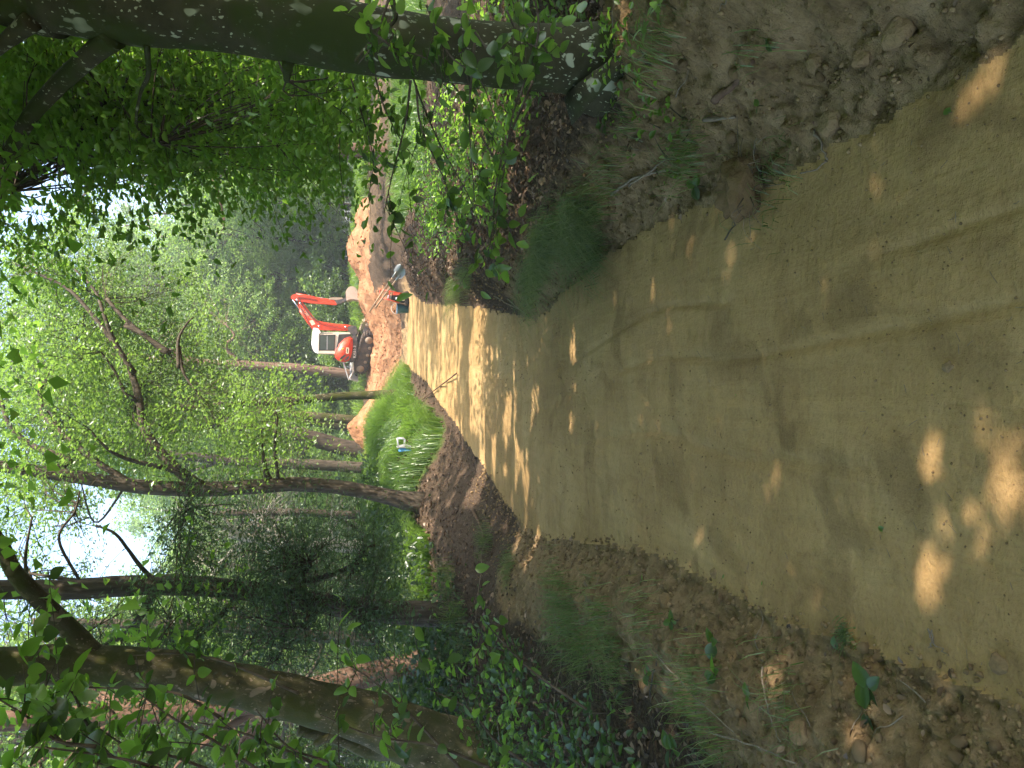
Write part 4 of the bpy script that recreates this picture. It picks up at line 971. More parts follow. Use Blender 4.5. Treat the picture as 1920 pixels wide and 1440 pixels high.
# ------------------------------------------------------------------ tools on the path end
YT = 22.2
def on_ground(px, py, lo=2.0, hi=60.0):
    d = ray(px, py); Y = np.linspace(lo, hi, 2400); P = EYE + Y[:, None] * d; g = H(P[:, 0], P[:, 1])
    k = int(np.argmax(P[:, 2] <= g)); return np.array([P[k, 0], P[k, 1], g[k]])
gc = on_ground(766, 563, 12, 32)
print('compactor at', gc)
K = gc[1] / FPX   # metres per photo pixel there
PC = thing('plate_compactor', 'small red and black plate compactor with its handle frame upright on the path end', 'plate compactor', loc=tuple(gc))
def Z3(zx, zy, y=0.0): return ((563 - (530 + zy / 20.57)) * K, y, (766 - (700 + zx / 20.57)) * K)
def build_compactor():
    P = PC
    prism('base_plate', [(Z3(1330, 880)[0], .01), (Z3(1330, 420)[0], .01), (Z3(1250, 390)[0], .09), (Z3(1240, 400)[0], .12), (Z3(1240, 880)[0], .10), (Z3(1300, 900)[0], .05)], -.22, .22, M['black'], P, .01)
    prism('engine', [(a[0], a[2]) for a in (Z3(1240, 480), Z3(760, 470), Z3(700, 520), Z3(720, 690), Z3(880, 740), Z3(1240, 780))], -.14, .16, M['black'], P, .03)
    prism('fuel_tank', [(a[0], a[2]) for a in (Z3(860, 400), Z3(720, 470), Z3(740, 560), Z3(940, 560), Z3(1060, 500), Z3(1060, 420))], -.16, .12, M['red_frame'], P, .03)
    rod('air_filter', [Z3(560, 560, -.05), Z3(700, 600, -.05)], .055, M['grey_plastic'], P, 12)
    rod('muffler', [Z3(900, 600, -.17), Z3(900, 700, -.17)], .035, M['silver'], P, 10)
    for s, a, b, c in ((1, (1200, 450), (640, 370), (340, 300)), (-1, (1000, 800), (600, 690), (330, 610))):
        rod('handle_rail', [Z3(*a, -.12), Z3(*b, -.10), Z3(*c, .0)], .018, M['red_frame'], P, 8)
    rod('handle_bar', [Z3(340, 300), Z3(290, 300), Z3(275, 340), Z3(270, 560), Z3(330, 610)], .018, M['red_frame'], P, 8)
    rod('cross_bar', [Z3(640, 370, -.10), Z3(600, 690, -.10)], .014, M['red_frame'], P, 8)
    rod('hose', spline([Z3(1080, 600, -.2), Z3(1090, 700, -.22), Z3(1150, 730, -.22), Z3(1190, 690, -.22), Z3(1140, 630, -.2)], 12), .012, M['sticker'], P, 6)
    rod('side_bar', [Z3(1170, 600, -.23), Z3(1380, 600, -.26)], .022, M['white_print'], P, 8)
    for zy in (450, 830): rod('wheel', [(Z3(0, zy)[0], -.24, .07), (Z3(0, zy)[0], -.19, .07)], .07, M['rubber'], P, 12)
build_compactor()

gb = on_ground(765, 579, 12, 32)
BK = thing('bucket', 'dark blue plastic bucket with a pale wire handle beside the plate compactor', 'bucket', loc=tuple(gb))
def build_bucket():
    n = 20; R = [(.115, 0), (.15, .30), (.16, .305), (.16, .32), (.145, .32), (.108, .02)]
    th = np.linspace(0, 2 * np.pi, n, endpoint=False)
    V = np.array([[r * math.cos(t), r * math.sin(t), z] for r, z in R for t in th]); m = len(R)
    i = np.arange(m - 1)[:, None]; j = np.arange(n)[None]
    F = np.stack([i * n + j, i * n + (j + 1) % n, (i + 1) * n + (j + 1) % n, (i + 1) * n + j], -1).reshape(-1, 4)
    F2 = np.array([np.arange(n)[::-1], np.arange(n) + (m - 1) * n])
    link('tub', mesh_np('tub', V, [F, F2], M['blue'], True), BK)
    rod('wire_handle', [(.16 * math.cos(t), -.03 - .0 * t, .31 + .17 * math.sin(t)) for t in np.linspace(0, math.pi, 12)], .006, M['white_print'], BK, 6)
build_bucket()

def shovel(label, tip, foot, blade_dir, flip=1):
    tip = np.array(tip); foot = np.array(foot); d = tip - foot; L = np.linalg.norm(d); d /= L
    root = thing('shovel', label, 'shovel', 'long-handled shovels leaning across the compactor', loc=tuple(foot))
    rod('handle', [(0, 0, 0), tuple(d * L * .5 + np.array([0, 0, .01])), tuple(d * L)], .019, M['wood'], root, 8)
    s = np.cross(d, [0, 1, 0]); s /= np.linalg.norm(s)
    nn = np.cross(s, d)
    V = []; F = []
    for k, (a, w_) in enumerate([(0.04, .03), (0, .075), (-.10, .085), (-.19, .075), (-.25, .03)]):
        for q in (-1, -.5, 0, .5, 1): V.append(d * a + s * w_ * q + nn * (.03 * (abs(q) ** 2)) * flip)
    for k in range(4):
        for q in range(4): F.append([k * 5 + q, k * 5 + q + 1, (k + 1) * 5 + q + 1, (k + 1) * 5 + q])
    V = np.array(V); F = np.array(F); n = len(V); V2 = V + nn * .004
    link('blade', mesh_np('blade', np.vstack([V, V2]), np.vstack([F, F[:, ::-1] + n]), M['shovel_steel'], True), root)
    rod('socket', [tuple(-d * .03), tuple(d * .16)], .024, M['shovel_steel'], root, 8)
    return root
b1 = on_ground(762, 512, 12, 32); 
shovel('upper of the two long-handled shovels leaning across the plate compactor', at(693, 584, b1[1] + .9), b1 + [0, 0, .24], 0)
b2 = on_ground(768, 518, 12, 32)
shovel('lower of the two long-handled shovels, its wooden handle end nearest the compactor handle', at(704, 577, b2[1] + .9), b2 + [0, 0, .22], 0, -1)

# pale-framed blue carrier in the grass
gd = on_ground(772, 836, 10, 30); Kd = gd[1] / FPX
CR = thing('carrier', 'small blue box with pale panels and a white tube handle in bright grass', 'tool carrier', loc=tuple(gd))
def D3(zx, zy, y=0.0): return ((836 - (800 + zy / 24)) * Kd, y, (770 - (720 + zx / 24)) * Kd)
def xz(l): return [(D3(*p)[0], D3(*p)[2]) for p in l]
prism('box_body', xz([(650, 905), (960, 940), (1180, 960), (1180, 1010), (960, 1020), (680, 1050)]), -.15, .15, M['light_blue'], CR, .012)
prism('side_panel', xz([(600, 1075), (700, 1085), (1000, 1060), (1180, 1100), (1180, 1040), (960, 1020), (700, 1040)]), -.19, .19, M['light_blue'], CR, .008)
prism('dark_lid', xz([(510, 900), (640, 915), (960, 935), (1180, 950), (1180, 860), (900, 800), (640, 870)]), -.17, .17, M['grey_plastic'], CR, .01)
for y in (-.12, .12): rod('handle_tube', [D3(600, 880, y), D3(575, 540, y), D3(600, 515, y), D3(870, 520, y), D3(895, 560, y), D3(890, 800, y)], .011, M['silver'], CR, 8)
rod('cross_tube', [D3(575, 560, -.12), D3(575, 560, .12)], .012, M['white_print'], CR, 8)

# ------------------------------------------------------------------ sand pile behind the grass bank
def pile(name, label, c, rx, ry, h, mat, seed):
    n, m = 64, 40
    th = np.linspace(0, 2 * np.pi, n, endpoint=False); r = np.linspace(0, 1.1, m)
    T, Rr = np.meshgrid(th, r)
    X = c[0] + Rr * rx * np.cos(T); Y = c[1] + Rr * ry * np.sin(T)
    peak = np.clip(1 - np.sqrt(((X - c[0]) / rx) ** 2 + ((Y - c[1]) / ry) ** 2), 0, 1) ** .9
    g = H(X, Y)
    Z = g - .15 + (h + .15) * peak + (.10 * fbm(X * 2.4, Y * 2.4, 4, seed, .6)) * np.minimum(peak * 4, 1) - .1 * (Rr > 1.02)
    V = np.stack([X - c[0], Y - c[1], Z - g[0, 0]], -1).reshape(-1, 3)
    i = np.arange(m - 1)[:, None]; j = np.arange(n)[None]
    F = np.stack([i * n + j, i * n + (j + 1) % n, (i + 1) * n + (j + 1) % n, (i + 1) * n + j], -1).reshape(-1, 4)
    o = link(name, mesh_np(name, V, F, mat, True), loc=(c[0], c[1], float(g[0, 0]))); tag(o, label, 'soil pile'); return o
pa = at(700, 800, 24.5); pile('soil_pile', 'pointed sunlit pile of orange soil behind the left grass bank', (pa[0], 24.5), 1.25, 1.3, .85, M['orange'], 5)
pa = at(700, 865, 25.5); pile('soil_pile', 'lower second peak of orange soil left of the pointed pile', (pa[0], 25.0), .9, 1.1, .45, M['orange'], 9)

# ------------------------------------------------------------------ clods and stones
ico = []
def icosphere(sub):
    bm = bmesh.new(); bmesh.ops.create_icosphere(bm, subdivisions=sub, radius=1.0)
    V = np.array([v.co[:] for v in bm.verts]); F = np.array([[v.index for v in f.verts] for f in bm.faces]); bm.free(); return V, F
I1, I2, I3 = icosphere(1), icosphere(2), icosphere(3)
def facet(V, k=16, lo=.68, hi=.98):
    V = V.copy()
    for _ in range(k):
        n = rng.normal(size=3); n /= np.linalg.norm(n); d = V @ n; c = rng.uniform(lo, hi); m = d > c
        V[m] -= np.outer(d[m] - c, n)
    return V
clod_me = []
for k in range(12):
    V, F = I2 if k < 8 else I3
    V = facet(V, 9) * rng.uniform(.75, 1.15, 3) * np.array([1, 1, .8])
    n = 1 + .24 * fbm(V[:, 0] * 1.6 + 3 * k, V[:, 1] * 1.6 + V[:, 2] * 1.9, 3, 200 + k) + .14 * fbm(V[:, 0] * 4 + V[:, 2] * 3, V[:, 1] * 4 - V[:, 2] * 2, 3, 300 + k)
    V = V * n[:, None]
    clod_me.append(mesh_np('clod', V, F, M['clod'], k >= 8, np.full(len(V), rng.random())))
def edge_pt(side, y, e):
    return (float(XL(y)) - e, y) if side < 0 else (float(XR(y)) + e, y)
nc = 0
for k in range(290):
    side = -1 if rng.random() < .62 else 1
    y = 1.35 + 6.2 * rng.random() ** 1.4
    e = rng.gamma(2.2, .13) - .04 if side < 0 else rng.gamma(2.4, .22) + .02
    x, y = edge_pt(side, y, e)
    s = float(np.clip(rng.lognormal(-4.35, .42), .007, .04)) * (.8 + .09 * y)
    lab = ('rounded brown clod of earth among the crumbs heaped along the left path edge' if side < 0 else 'rounded grey-brown clod of earth lying on the loose right bank')
    o = link('clod', clod_me[k % 12], loc=(x, y, float(H(x, y)) + s * .35))
    o.scale = (s, s, s); o.rotation_euler = tuple(rng.uniform(0, 6, 3)); tag(o, lab, 'clod', 'clods of earth along the path')
for px, py, s, lab in [(1385, 330, .13, 'large root-bound sod of dark earth with grass on top, fallen against the right path edge')]:
    p = on_ground(px + 25, py + 20, .8, 10)
    sod = thing('sod', lab, 'sod', loc=tuple(p))
    V, F = icosphere(4); n = 1 + .42 * fbm(V[:, 0] * 1.8, V[:, 1] * 1.8 + V[:, 2], 4, 410) + .26 * fbm(V[:, 0] * 5, V[:, 1] * 5 + V[:, 2] * 4, 4, 411, .7)
    link('earth', mesh_np('earth', V * n[:, None] * [.125, .105, .09] + [0, 0, .045], F, M['clod'], True, np.full(len(V), .0)), sod)
    for k in range(26):
        a = rng.uniform(0, 6.28); b = np.array([math.cos(a) * .12, math.sin(a) * .11 - .03, rng.uniform(.0, .10)])
        d = b / np.linalg.norm(b) * rng.uniform(.05, .16) + rng.normal(size=3) * .03
        rod('root', spline([b * .8, b + d * .5 + rng.normal(size=3) * .015, b + d + [0, 0, -.03]], 6), np.linspace(.0022, .0008, 6), M['bark' if k % 2 else 'deadwood'], sod, 4)
for px, py, s, lab in [(1780, 688, .020, 'single angular grey stone lying alone on the smooth path'), (1875, 1245, .035, 'fist-sized lump of earth at the left path edge nearest the camera'),
                       (1115, 1055, .035, 'roundest pale lump in the rubble on the left path edge, nearest the grass'), (1530, 120, .04, 'long brown lump high on the right bank'), (1690, 60, .055, 'big broken block of grey earth on the right bank'), (1620, 110, .042, 'broad lump of earth leaning on the big block on the right bank'),
                       (1560, 230, .05, 'lump of earth above the pale root on the right bank'), (1250, 1130, .05, 'largest lump at the outer side of the left rubble'), (1340, 1075, .032, 'lump of earth resting on top of the left sandy ridge'), (1500, 1375, .045, 'flat pale stone among dead leaves at the bottom left corner')]:
    p = on_ground(px, py, .8, 12); V, F = I3
    V, F = icosphere(4); V = facet(V, 18) * rng.uniform(.75, 1.2, 3) * [1, 1, .75]; n = 1 + .16 * fbm(V[:, 0] * 1.4 + px, V[:, 1] * 1.4 + V[:, 2], 3, px) + .12 * fbm(V[:, 0] * 5, V[:, 1] * 5 + V[:, 2] * 4, 4, px + 1, .6)
    o = link('earth_lump', mesh_np('earth_lump', V * n[:, None] * s, F, M['clod'], True, np.full(len(V), .3 + .4 * rng.random())), loc=(p[0], p[1], p[2] - s * .05)); o.rotation_euler = (0, 0, px); tag(o, lab, 'lump')

def scatter_small(name, label, n, place, smin, smax, mat):
    mb_V = []; Vb, Fb = I1; P = place(n); z = H(P[:, 0], P[:, 1]); s = smin + (smax - smin) * rng.random(len(P)) ** 2.5
    s = s * np.interp(P[:, 1], [0, 3, 8, 15], [.8, 1, 1.5, 2.2])
    A = rng.normal(size=(len(P), 3, 3)); Q = np.linalg.qr(A)[0]
    V = np.einsum('nij,vj->nvi', Q, Vb * [1, .8, .7]) * s[:, None, None] * (1 + .25 * rng.normal(size=(len(P), len(Vb), 1)).clip(-1, 1))
    V = V + np.stack([P[:, 0], P[:, 1], z + s * .25], 1)[:, None]
    F = Fb[None] + (np.arange(len(P)) * len(Vb))[:, None, None]
    o = link(name, mesh_np(name, V.reshape(-1, 3), F.reshape(-1, 3), mat, False, np.repeat(rng.random(len(P)), len(Vb))), None, 'stuff'); tag(o, label)
def pl_bank(n):
    k = int(n * .5); y1 = 1.2 + 9 * rng.random(k) ** 1.7; e1 = rng.gamma(2.0, .14, k) - .06; a = np.stack([XL(y1) - e1, y1], 1)
    y2 = 1.2 + 9 * rng.random(n - k) ** 1.7; e2 = rng.gamma(2.0, .28, n - k) - .04; b = np.stack([XR(y2) + e2, y2], 1)
    return np.vstack([a, b])
scatter_small('earth_crumbs', 'fine crumbs of earth and grit strewn along both banks of the path', 9500, pl_bank, .002, .014, M['clod'])
def pl_path(n):
    y = 1.2 + 8 * rng.random(n) ** 1.5; t = rng.random(n); x = XL(y) + (XR(y) - XL(y)) * t
    k = vnoise(x * 2.5, y * 2.5, 77) > .52; return np.stack([x, y], 1)[k]
scatter_small('path_grit', 'scattered grit on the trodden path', 5200, pl_path, .0012, .0058, M['clod'])
def pl_heap(n):
    x = rng.uniform(-2.5, 8.5, n); y = rng.uniform(22.5, 34, n); o_ = fields(x, y)[4]; return np.stack([x, y], 1)[o_ > .5]
scatter_small('spoil_lumps', 'lumps of orange subsoil tumbled over the spoil heap', 5200, pl_heap, .004, .022, M['orange'])
def pl_mid(n):
    y = rng.uniform(7, 20, n); s = rng.random(n) < .6
    x = np.where(s, XL(y) - rng.gamma(2, .35, n), XR(y) + rng.gamma(2, .3, n)); return np.stack([x, y], 1)
scatter_small('bank_lumps', 'dark lumps of topsoil on the banks farther along the path', 5000, pl_mid, .003, .013, M['topsoil'])

def straws(n):
    mb = MB(); y = 1.2 + 8 * rng.random(n) ** 1.4; x = XL(y) + (XR(y) - XL(y)) * rng.random(n)
    for a, b in zip(x, y):
        t = rng.uniform(0, 6.28); l = rng.uniform(.008, .04); P = np.array([[a + math.cos(t) * l * q + rng.normal() * .002, b + math.sin(t) * l * q, 0] for q in (0, .5, 1)])
        P[:, 2] = H(P[:, 0], P[:, 1]) + .003; V, F = tube(P, .0009, 3, cap=False); mb.add(V, F)
    o = link('straw_bits', mb.mesh('straw_bits', M['deadwood'], False), None, 'stuff'); tag(o, 'tiny bits of straw and rootlet pressed into the trodden path')
straws(260)

# ------------------------------------------------------------------ leaf litter
def litter(name, label, n, place, L):
    P = place(n); z = H(P[:, 0], P[:, 1]); n = len(P)
    nrm = np.stack([rng.normal(size=n) * .5, rng.normal(size=n) * .5, np.ones(n)], 1); a = rng.uniform(0, 6.28, n)
    d = np.stack([np.cos(a), np.sin(a), rng.normal(size=n) * .3], 1)
    Ls = L * rng.uniform(.6, 1.3, n) * np.interp(P[:, 1], [0, 5, 12, 25], [.8, 1, 1.3, 2])
    V, F, q = leaf_geo(np.stack([P[:, 0], P[:, 1], z + .006 + .015 * rng.random(n)], 1), nrm, d, Ls, Ls * .6, 'oval', .15)
    o = link(name, mesh_np(name, V, F, M['litter'], False, np.repeat(rng.random(n), q)), None, 'stuff'); tag(o, label)
def pl_litL(n):
    y = 1.2 + 22 * rng.random(n) ** 1.3; e = .55 + rng.gamma(1.8, 1.2, n) * np.interp(y, [1, 10, 20], [.5, 1.2, 2.5]); return np.stack([XL(y) - e, y], 1)
def pl_litR(n):
    y = 3.2 + 14 * rng.random(n) ** 1.3; e = np.interp(y, [3, 5], [1.2, .25]) + rng.gamma(1.8, .7, n) * np.interp(y, [1, 10, 20], [.7, 1.2, 2.5]); return np.stack([XR(y) + e, y], 1)
litter('leaf_litter', 'dead brown leaves covering the ground left of the path', 16000, pl_litL, .05)
litter('leaf_litter', 'dead brown leaves and twigs covering the ground right of the path around the beech', 12000, pl_litR, .045)
litter('leaf_litter', 'few stray dead leaves on the loose earth of the near banks', 260, lambda n: pl_bank(n), .035)

# ------------------------------------------------------------------ grass
def blades(P, L, lean, width, var, spread=.35):
    n = len(P); a = rng.uniform(0, 6.28, n)
    d = lean + np.stack([np.cos(a), np.sin(a), 0 * a], 1) * spread * rng.random(n)[:, None]
    up = np.array([0, 0, 1.0]); sd = np.stack([-np.sin(a), np.cos(a), 0 * a], 1) * width[:, None] * .5
    L = L[:, None]
    p1 = P + (up * .5 + d * .25) * L; p2 = P + (up * .72 + d * .75) * L; p3 = P + (up * .62 + d * 1.25) * L
    V = np.stack([P - sd, P + sd, p1 - sd * .9, p1 + sd * .9, p2 - sd * .6, p2 + sd * .6, p3], 1)
    b = np.arange(n)[:, None] * 7
    return V.reshape(-1, 3), [np.vstack([b + [0, 1, 3, 2], b + [2, 3, 5, 4]]), b + [4, 5, 6]], np.repeat(var, 7)
def grass_stuff(name, label, n, place, Lr, wd):
    P2 = place(n); P2 = P2[~((np.abs(P2[:, 0] - gd[0]) < .30) & (P2[:, 1] < gd[1] + .25) & (P2[:, 1] > gd[1] - .45))]; n = len(P2)
    # gathered into tussocks that hang the same way
    cell = vnoise(P2[:, 0] * 1.6, P2[:, 1] * 1.6, 120)
    la = 6.28 * vnoise(P2[:, 0] * .9, P2[:, 1] * .9, 121) * 1.6
    lean = np.stack([np.cos(la), np.sin(la) - .35, -.15 + 0 * la], 1) * .55
    P = np.stack([P2[:, 0], P2[:, 1], H(P2[:, 0], P2[:, 1]) - .02], 1)
    Ls = rng.uniform(*Lr, n) * (.6 + .8 * cell)
    V, F, v = blades(P, Ls, lean, wd * rng.uniform(.7, 1.3, n), np.clip(.3 + .5 * rng.random(n) + .3 * (cell - .5), 0, 1))
    o = link(name, mesh_np(name, V, F, M['grass'], False, v), None, 'stuff'); tag(o, label)
def g_keep(P, thr=.5):
    g = fields(P[:, 0], P[:, 1])[3]; return P[(g + .35 * (vnoise(P[:, 0] * 2, P[:, 1] * 2, 130) - .5)) > thr]
grass_stuff('grass_bank', 'long bright green grass hanging over the bank left of the path', 100000, lambda n: g_keep(np.stack([rng.uniform(-9, 1.2, n), 10.4 + 12.6 * rng.random(n) ** 1.3], 1)), (.22, .5), .012)
grass_stuff('grass_verge', 'sunlit bright grass strip on the right behind the beech', 34000, lambda n: g_keep(np.stack([rng.uniform(2.5, 14, n), rng.uniform(12.3, 21, n)], 1)), (.15, .4), .012)
grass_stuff('heap_grass', 'grass growing along the top of the spoil heap at the back', 12000, lambda n: (lambda P: P[(fields(P[:, 0], P[:, 1])[4] < .4)])(np.stack([rng.uniform(4, 14, n), rng.uniform(29, 38, n)], 1)), (.3, .7), .03)
grass_stuff('field_grass', 'green ground cover at the foot of the far wood', 16000, lambda n: np.stack([rng.uniform(-22, 6, n), rng.uniform(33, 45, n)], 1), (.3, .8), .04)

def tuft(p, n, L, lean, label, group, w_=.0030, r=.05):
    n = int(n * .62); L = L * 1.1; r = r * 1.5 if r > .03 else r
    P = np.array([0, 0, -.01]) + np.stack([rng.normal(size=n) * r, rng.normal(size=n) * r, 0 * rng.random(n)], 1)
    V, F, v = blades(P, L * rng.uniform(.5, 1.2, n), np.asarray(lean)[None] * np.ones((n, 1)), w_ * rng.uniform(.7, 1.4, n), rng.random(n), 1.15)
    o = link('grass_tuft', mesh_np('grass_tuft', V, F, M['dry_mix_grass'], False, v), loc=(p[0], p[1], p[2])); tag(o, label, 'grass tuft', group); return o
tl = [(1010, 500, 420, .30, (-.5, -.3, -.3)), (1030, 460, 480, .34, (-.5, -.5, -.3)), (1060, 430, 420, .32, (-.6, -.3, -.3)), (1090, 400, 420, .30, (-.6, -.3, -.3)), (1120, 455, 300, .26, (-.5, -.3, -.5)), (1110, 395, 300, .26, (-.6, 0, -.4)),
      (1085, 460, 260, .2, (-.4, -.4, -.3)), (1150, 320, 240, .2, (-.3, -.2, 0)), (1290, 290, 280, .15, (-.3, -.2, 0)), (1310, 255, 180, .14, (.1, -.2, 0)), (1440, 345, 200, .13, (-.2, -.3, -.2)), (1250, 80, 200, .16, (0, -.2, 0)), (1190, 210, 160, .15, (0, -.2, 0)),
      (860, 540, 220, .35, (-.6, -.3, -.2)), (880, 520, 160, .3, (-.5, -.2, -.2)), (1000, 550, 160, .2, (-.5, -.2, -.4)), (1450, 60, 60, .1, (0, 0, 0)),
      (920, 1015, 320, .3, (.3, -.4, -.2)), (960, 1060, 300, .25, (.2, -.4, -.2)), (1050, 1110, 320, .2, (.2, -.4, -.1)), (1080, 1150, 360, .22, (.2, -.4, -.1)), (1130, 1150, 220, .24, (.1, -.5, -.2)), (1140, 1200, 200, .26, (.1, -.5, -.2)), (1160, 1240, 260, .24, (.1, -.5, -.2)),
      (1060, 1180, 320, .22, (.2, -.4, 0)), (1100, 1220, 320, .22, (.2, -.4, 0)), (1210, 1170, 160, .14, (.1, -.2, 0)), (1310, 1290, 260, .18, (0, -.3, 0)), (1480, 1320, 160, .14, (0, -.2, 0)), (1350, 1400, 200, .16, (0, -.3, 0)), (1590, 1192, 300, .035, (0, 0, 0)),
      (850, 1080, 260, .4, (.2, -.4, 0)), (870, 1150, 260, .4, (.2, -.4, 0)), (800, 1120, 260, .5, (.2, -.4, 0)), (880, 1210, 200, .35, (.1, -.3, 0))]
for k, (px, py, n, L, ln) in enumerate(tl):
    p = on_ground(px, py, .9, 16)
    right = py < 700
    lab = ('long dark grass hanging over the bank' if px < 1130 else 'short green grass tuft on loose earth') if right else ('grass tuft among dead leaves' if px < 1300 else 'small green tuft on the near left bank')
    if px == 1590: lab = 'small cushion of dark green moss on the left path edge'
    if right and px < 1130: n = int(n * 2.4)
    ln = tuple(np.array(ln) + rng.normal(size=3) * [.22, .22, 0])
    tuft(p, n, L, ln, lab, None if px == 1590 else 'grass tufts on the banks', r=.07 if px != 1590 else .025)

# ------------------------------------------------------------------ plants with large leaves
def big_leaf(L=1.0, asp=.6, seed=0, wav=.04):
    """ribbed pointed oval leaf, 1 long along +x"""
    xs = np.linspace(0, 1, 8); V = []
    for i, x in enumerate(xs):
        w_ = asp * .5 * math.sin(math.pi * min(1, x ** .85)) ** .8 if 0 < x < 1 else 0
        for q in (-1, -.5, 0, .5, 1):
            V.append((x, q * w_, .10 * abs(q) * w_ * 2 - .18 * x * x + wav * math.sin(i * 3.14) * abs(q) + (.012 if (i % 2) else 0) * abs(q)))
    F = [[i * 5 + q, (i + 1) * 5 + q, (i + 1) * 5 + q + 1, i * 5 + q + 1] for i in range(7) for q in range(4)]
    return mesh_np('leaf', np.array(V), np.array(F), M['dark_leaf'] if seed == 1 else M['beech_leaf'], True, np.full(len(V), .3 + .2 * seed))
LF = [big_leaf(seed=s, asp=a) for s, a in ((0, .62), (1, .7), (0, .5))]
LFF = [big_leaf(seed=2, asp=.6)]
LFF[0].materials.clear(); LFF[0].materials.append(M['fresh_leaf'])
def put_leaf(parent, me, base, direction, L, up=(0, 0, 1), roll=0.0):
    d = Vector(direction).normalized(); u = Vector(up); s = u.cross(d)
    if s.length < 1e-3: s = Vector((1, 0, 0))
    s.normalize(); u = d.cross(s)
    m = Matrix((d, s, u)).transposed().to_4x4() @ Matrix.Rotation(roll, 4, 'X')
    o = link('leaf', me, parent); o.matrix_local = Matrix.Translation(Vector(base)) @ m @ Matrix.Scale(L, 4); return o
def seedling(px, py, L, nl, label, name='seedling', h=.08, me=None, group=None, far=12):
    p = on_ground(px, py, .8, far)
    root = thing(name, label, 'plant', group, loc=tuple(p))
    top = np.array([rng.normal() * .02, rng.normal() * .02, h])
    rod('stem', spline([(0, 0, -.01), top * .5 + rng.normal(size=3) * .008, top], 6), np.linspace(.0025, .0015, 6), M['bark_moss'], root, 5)
    for k in range(nl):
        a = k * 2.4 + rng.random(); q = np.array([math.cos(a), math.sin(a) * .9 - .25, rng.uniform(-.05, .5)])
        f = .55 + .45 * (k + 1) / nl
        put_leaf(root, (me or LF)[k % len(me or LF)], top * f, q, L * rng.uniform(.75, 1.15), roll=rng.normal() * .35)
    return root
sd = [(1320, 350, .075, 5, 'beech seedling with glossy folded leaves at the foot of the big root-bound sod', .06), (1455, 90, .06, 3, 'pale green sprig half buried high on the right bank', .04), (1435, 198, .035, 2, 'single dark round-leaved sprig in the middle of the right bank', .03),
      (1245, 60, .05, 9, 'bright green nettle-like plant at the foot of the beech on the right', .12), (1270, 20, .05, 8, 'green leafy plant at the top edge of the right bank', .1), (1160, 240, .05, 6, 'small upright plant at the left foot of the beech trunk', .1),
      (1350, 1205, .075, 4, 'broad-leaved plantain drooping over the left sandy ridge', .05), (1350, 1260, .07, 4, 'round dark leaves under the plantain on the left', .03), (1270, 1165, .05, 5, 'ferny sprig at the edge of the left ridge', .04),
      (1215, 1090, .04, 2, 'small green leaf standing in the left rubble', .04), (1575, 1225, .05, 1, 'single pale green leaf lying below the moss cushion', .01), (1640, 1290, .085, 3, 'large ribbed three-leaf sprig lying on the near left bank', .03), (1625, 1310, .09, 2, 'second ribbed sprig just under the three-leaf one', .02),
      (1300, 1400, .09, 6, 'ribbed bright leaves at the bottom of the left edge', .12), (1140, 1310, .10, 4, 'broad pale green leaves standing over a sunlit patch on the left', .14), (1170, 1330, .09, 3, 'round broad leaves beside the pale green ones on the left', .10),
      (1420, 1310, .05, 3, 'small sprig in the sunlit patch of dead leaves', .04), (1240, 1250, .05, 5, 'leafy weed between the grass tufts on the left', .10), (1100, 1400, .09, 8, 'crumpled dull green leaves at the far left bottom', .10), (1160, 1420, .09, 7, 'leafy weed below the crumpled leaves on the left edge', .12),
      (1000, 1330, .06, 10, 'leafy undergrowth plant beneath the hazel twigs', .25), (1060, 1290, .06, 9, 'undergrowth plant nearest the dark stick on the left', .18)]
for k, (px, py, L, nl, lab, h) in enumerate(sd):
    seedling(px, py, L, nl, lab, h=h, me=LFF if k in (3, 4) else None)
for k in range(46):
    y = rng.uniform(4.0, 11); side = rng.random() < .5
    x = float(XR(y)) + rng.uniform(.8, 2.6) if side else float(XL(y)) - rng.uniform(.9, 3.5)
    p = (x, y, float(H(x, y)))
    root = thing('undergrowth_plant', 'low green plant in the dead leaves by the beech' if side else 'low green plant in the dead leaves left of the path', 'plant', 'low plants in the leaf litter', loc=p, rz=rng.uniform(0, 6))
    for q in range(7):
        a = q * 2.4; put_leaf(root, LF[q % 3] if q % 2 else LFF[0], (0, 0, .02 + .02 * q), (math.cos(a), math.sin(a), .45), rng.uniform(.05, .09) * (1 + .04 * y))
    rod('stem', [(0, 0, -.02), (0, 0, .1), (.005, 0, .17)], .003, M['bark_moss'], root, 4)

def under(name, label, n, xf, y0, y1, h, L, mat, per=16, pw=1.2):
    y = y0 + (y1 - y0) * rng.random(n) ** pw; x = xf(y, n)
    z = H(x, y); hh = h * rng.uniform(.3, 1.0, n) * np.interp(y, [2, 8], [.7, 1.3])
    cl = np.stack([x, y, z + hh], 1); mb = MB()
    P, nrm, d, cv = leaf_points(cl, per, (.10, .10, .05), .4)
    k = (P[:, 2] > H(P[:, 0], P[:, 1]) + .015)
    P, nrm, d, cv = P[k], nrm[k], d[k], cv[k]; Ls = L * rng.uniform(.55, 1.3, len(P)); V, F, q = leaf_geo(P, nrm, d, Ls, Ls * .66, 'oval')
    mb.add(V, F, np.repeat(np.clip(.5 * cv + .5 * rng.random(len(P)), 0, 1), q))
    o = link(name, mb.mesh(name, mat, False), None, 'stuff'); tag(o, label)
    mb = MB()
    for c, g in zip(cl, z):
        V, F = tube(limb_curve((c[0] + rng.normal() * .05, c[1] + rng.normal() * .05, g - .02), c, .02, .1, 5), np.linspace(.004, .0015, 5), 3, cap=False); mb.add(V, F)
    o = link('undergrowth_stems', mb.mesh('undergrowth_stems', M['bark'], True), None, 'stuff'); tag(o, 'thin dark stems of the ' + label)
under('undergrowth', 'tangle of broad green leaves on the shaded side opposite the beech', 330, lambda y, n: XL(y) - .85 - rng.gamma(1.6, .8, n), 2.2, 9.5, .26, .062, M['dark_leaf'], 13)
